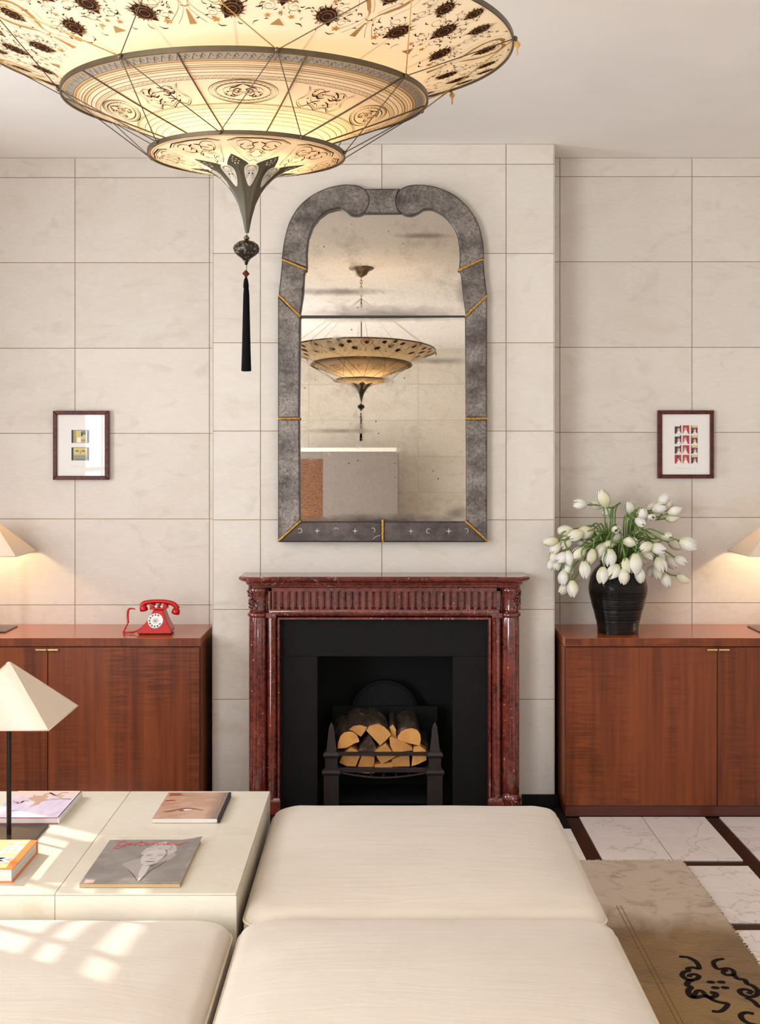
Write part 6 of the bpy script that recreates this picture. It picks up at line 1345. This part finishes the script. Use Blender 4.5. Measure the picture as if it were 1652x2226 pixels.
# ---- ribs, cords, knots, keys
for k in range(10):
    a = math.radians(-13) + k * math.radians(36); m = MB(); m.tube([pol(r, a, zm(r) - .0022, 0) for r in (.343, .30, .25, .20, .15, .11)], .0014, 6); m.build('silk_rib', 'cord', middle, smooth=True)
for k in range(16):
    a = A0 + PI / 16 + k * PI / 8; m = MB(); m.tube([pol(r, a, zo(r) + .002, 0) for r in (.50, .42, .34, .26, .16)], .0010, 5); m.build('wire_rib', 'gold_cord', outer, smooth=True)
nod_o = [pol(RO + .004, A0 + k * PI / 4, ZO_, 0) for k in range(8)]; nod_m = [pol(RM + .004, A0 + PI / 8 + k * PI / 4, ZM_, 0) for k in range(8)]; nod_b = [pol(RB + .004, A0 + k * PI / 4, ZB_, 0, TILT * .6) for k in range(8)]
def cord(a, b, mat, r=.0010): m = MB(); m.tube([a, (a + b) / 2, b], r, 5); m.build('cord', mat, ch, smooth=True)
for k in range(8):
    cord(nod_b[k], nod_m[k], 'cord'); cord(nod_b[k], nod_m[k - 1], 'cord'); cord(nod_o[k], nod_m[k], 'gold_cord'); cord(nod_o[k], nod_m[k - 1], 'cord')
for nm, nd, r in (('outer', nod_o, .0052), ('middle', nod_m, .0046), ('bottom', nod_b, .0036)):
    for q in nd: m = MB(); m.lathe([(r * .2, -r), (r * .8, -r * .6), (r, 0), (r * .8, r * .6), (r * .2, r)], q, 10); m.build('knot', 'bronze', ch, smooth=True)
for q in nod_o:                                             # little gilt weights under the outer rim
    m = MB(); m.lathe([(.0012, 0), (.0050, -.004), (.0062, -.009), (.0030, -.013), (.0016, -.016), (.0016, -.026), (.0005, -.028)], q + Vector((0.004, 0, -.004)), 8); m.build('gilt_weight', 'gold_cord', ch, smooth=True)
# finial, bead and tassel
bx = lambda y: H + (985 - y) * 2.264 / F
m = MB(); m.lathe([(.0009, bx(520) - 0.0), (.0009, bx(500))], (DX - .0005, DY, 0), 8); m.lathe([(.0009, bx(590)), (.0009, bx(570))], (DX - .001, DY, 0), 8); m.build('link_chain', 'bronze', ch)
m = MB(); m.lathe([(.001, bx(511)), (.004, bx(514)), (.0062, bx(518)), (.004, bx(521)), (.002, bx(522))], (DX - .001, DY, 0), 16); m.build('cap_bead', 'bronze', ch, smooth=True)
m = MB(); pr_b = [(.004, bx(522)), (.015, bx(526)), (.0225, bx(533)), (.0247, bx(541)), (.0235, bx(548)), (.017, bx(555)), (.0085, bx(562)), (.0042, bx(569)), (.0022, bx(576))]
m.lathe(pr_b, (DX - .0015, DY, 0), 40, rfun=lambda a, z: 1 + .045 * math.sin(9 * a + (z - bx(545)) * 150)); m.build('twisted_bead', 'bead', ch, smooth=True)
m = MB(); m.lathe([(.001, bx(587)), (.0045, bx(591)), (.0080, bx(595)), (.0045, bx(599)), (.0015, bx(603))], (DX - .002, DY, 0), 6); m.build('diamond_bead', 'red_bead', ch)
m = MB(); m.lathe([(.0015, bx(602)), (.0038, bx(608)), (.0052, bx(618)), (.0054, bx(624)), (.0042, bx(628))], (DX - .002, DY, 0), 18); m.build('tassel_head', 'black_thread', ch, smooth=True)
m = MB(); m.lathe([(.0045, bx(626)), (.0056, bx(640)), (.0068, bx(700)), (.0082, bx(770)), (.0092, bx(806)), (.0075, bx(807))], (DX - .0015, DY, 0), 48, rfun=lambda a, z: 1 + .05 * math.sin(16 * a)); m.build('tassel_skirt', 'black_thread', ch, smooth=True)
# canopy, chain and suspension cords, bulbs
m = MB(); m.lathe([(.085, 0), (.085, -.008), (.070, -.014), (.050, -.026), (.040, -.045), (.020, -.058), (.008, -.064)], (DX, DY, ZC), 36); m.build('ceiling_canopy', 'bronze', ch, smooth='angle')
m = MB(); z = ZC - .064; k = 0
while z > ZC - .20:
    m.tube([(DX + (.007 * math.cos(t) if k % 2 else 0), DY + (0 if k % 2 else .007 * math.cos(t)), z - .012 + .014 * math.sin(t)) for t in [2 * PI * i / 14 for i in range(14)]], .0022, 6, closed=True); z -= .021; k += 1
m.build('chain', 'gold_cord', ch, smooth=True); hub = Vector((DX, DY, z))
for q in nod_o: cord(hub, q, 'gold_cord', .0011)
m = MB(); m.tube([hub, Vector((DX, DY, H + .72))], .004, 8); m.lathe([(.012, 0), (.018, .01), (.018, .03), (.012, .04)], (DX, DY, H + .70), 14); m.build('stem_rod', 'bronze', ch, smooth=True)
for k in range(3):
    a = .1 + k * 2.094; c = Vector((DX + .035 * math.sin(a), DY - .035 * math.cos(a), H + .715)); m = MB(); m.lathe([(.003, 0), (.012, -.012), (.016, -.030), (.012, -.045), (.003, -.052)], c, 14); m.build('bulb', 'bulb', ch, smooth=True)
    p = add_light('chandelier_glow', 'POINT', c + Vector((0.05 * math.sin(a), -.05 * math.cos(a), -.026)) - ch.location, CHAND_W * 0.42, (1.0, 0.80, 0.54), shadow_soft_size=.03); p.parent = ch
    a += 1.05; c = Vector((DX + .10 * math.sin(a), DY - .10 * math.cos(a), H + .80)); m = MB(); m.lathe([(.003, 0), (.012, -.012), (.016, -.030), (.012, -.045), (.003, -.052)], c, 14); m.build('bulb', 'bulb', ch, smooth=True)  # upper bulb and its glow, added to light the outer shade
    p = add_light('chandelier_glow', 'POINT', c + Vector((0.03 * math.sin(a), -.03 * math.cos(a), -.02)) - ch.location, CHAND_W * 0.8, (1.0, 0.82, 0.58), shadow_soft_size=.03); p.parent = ch
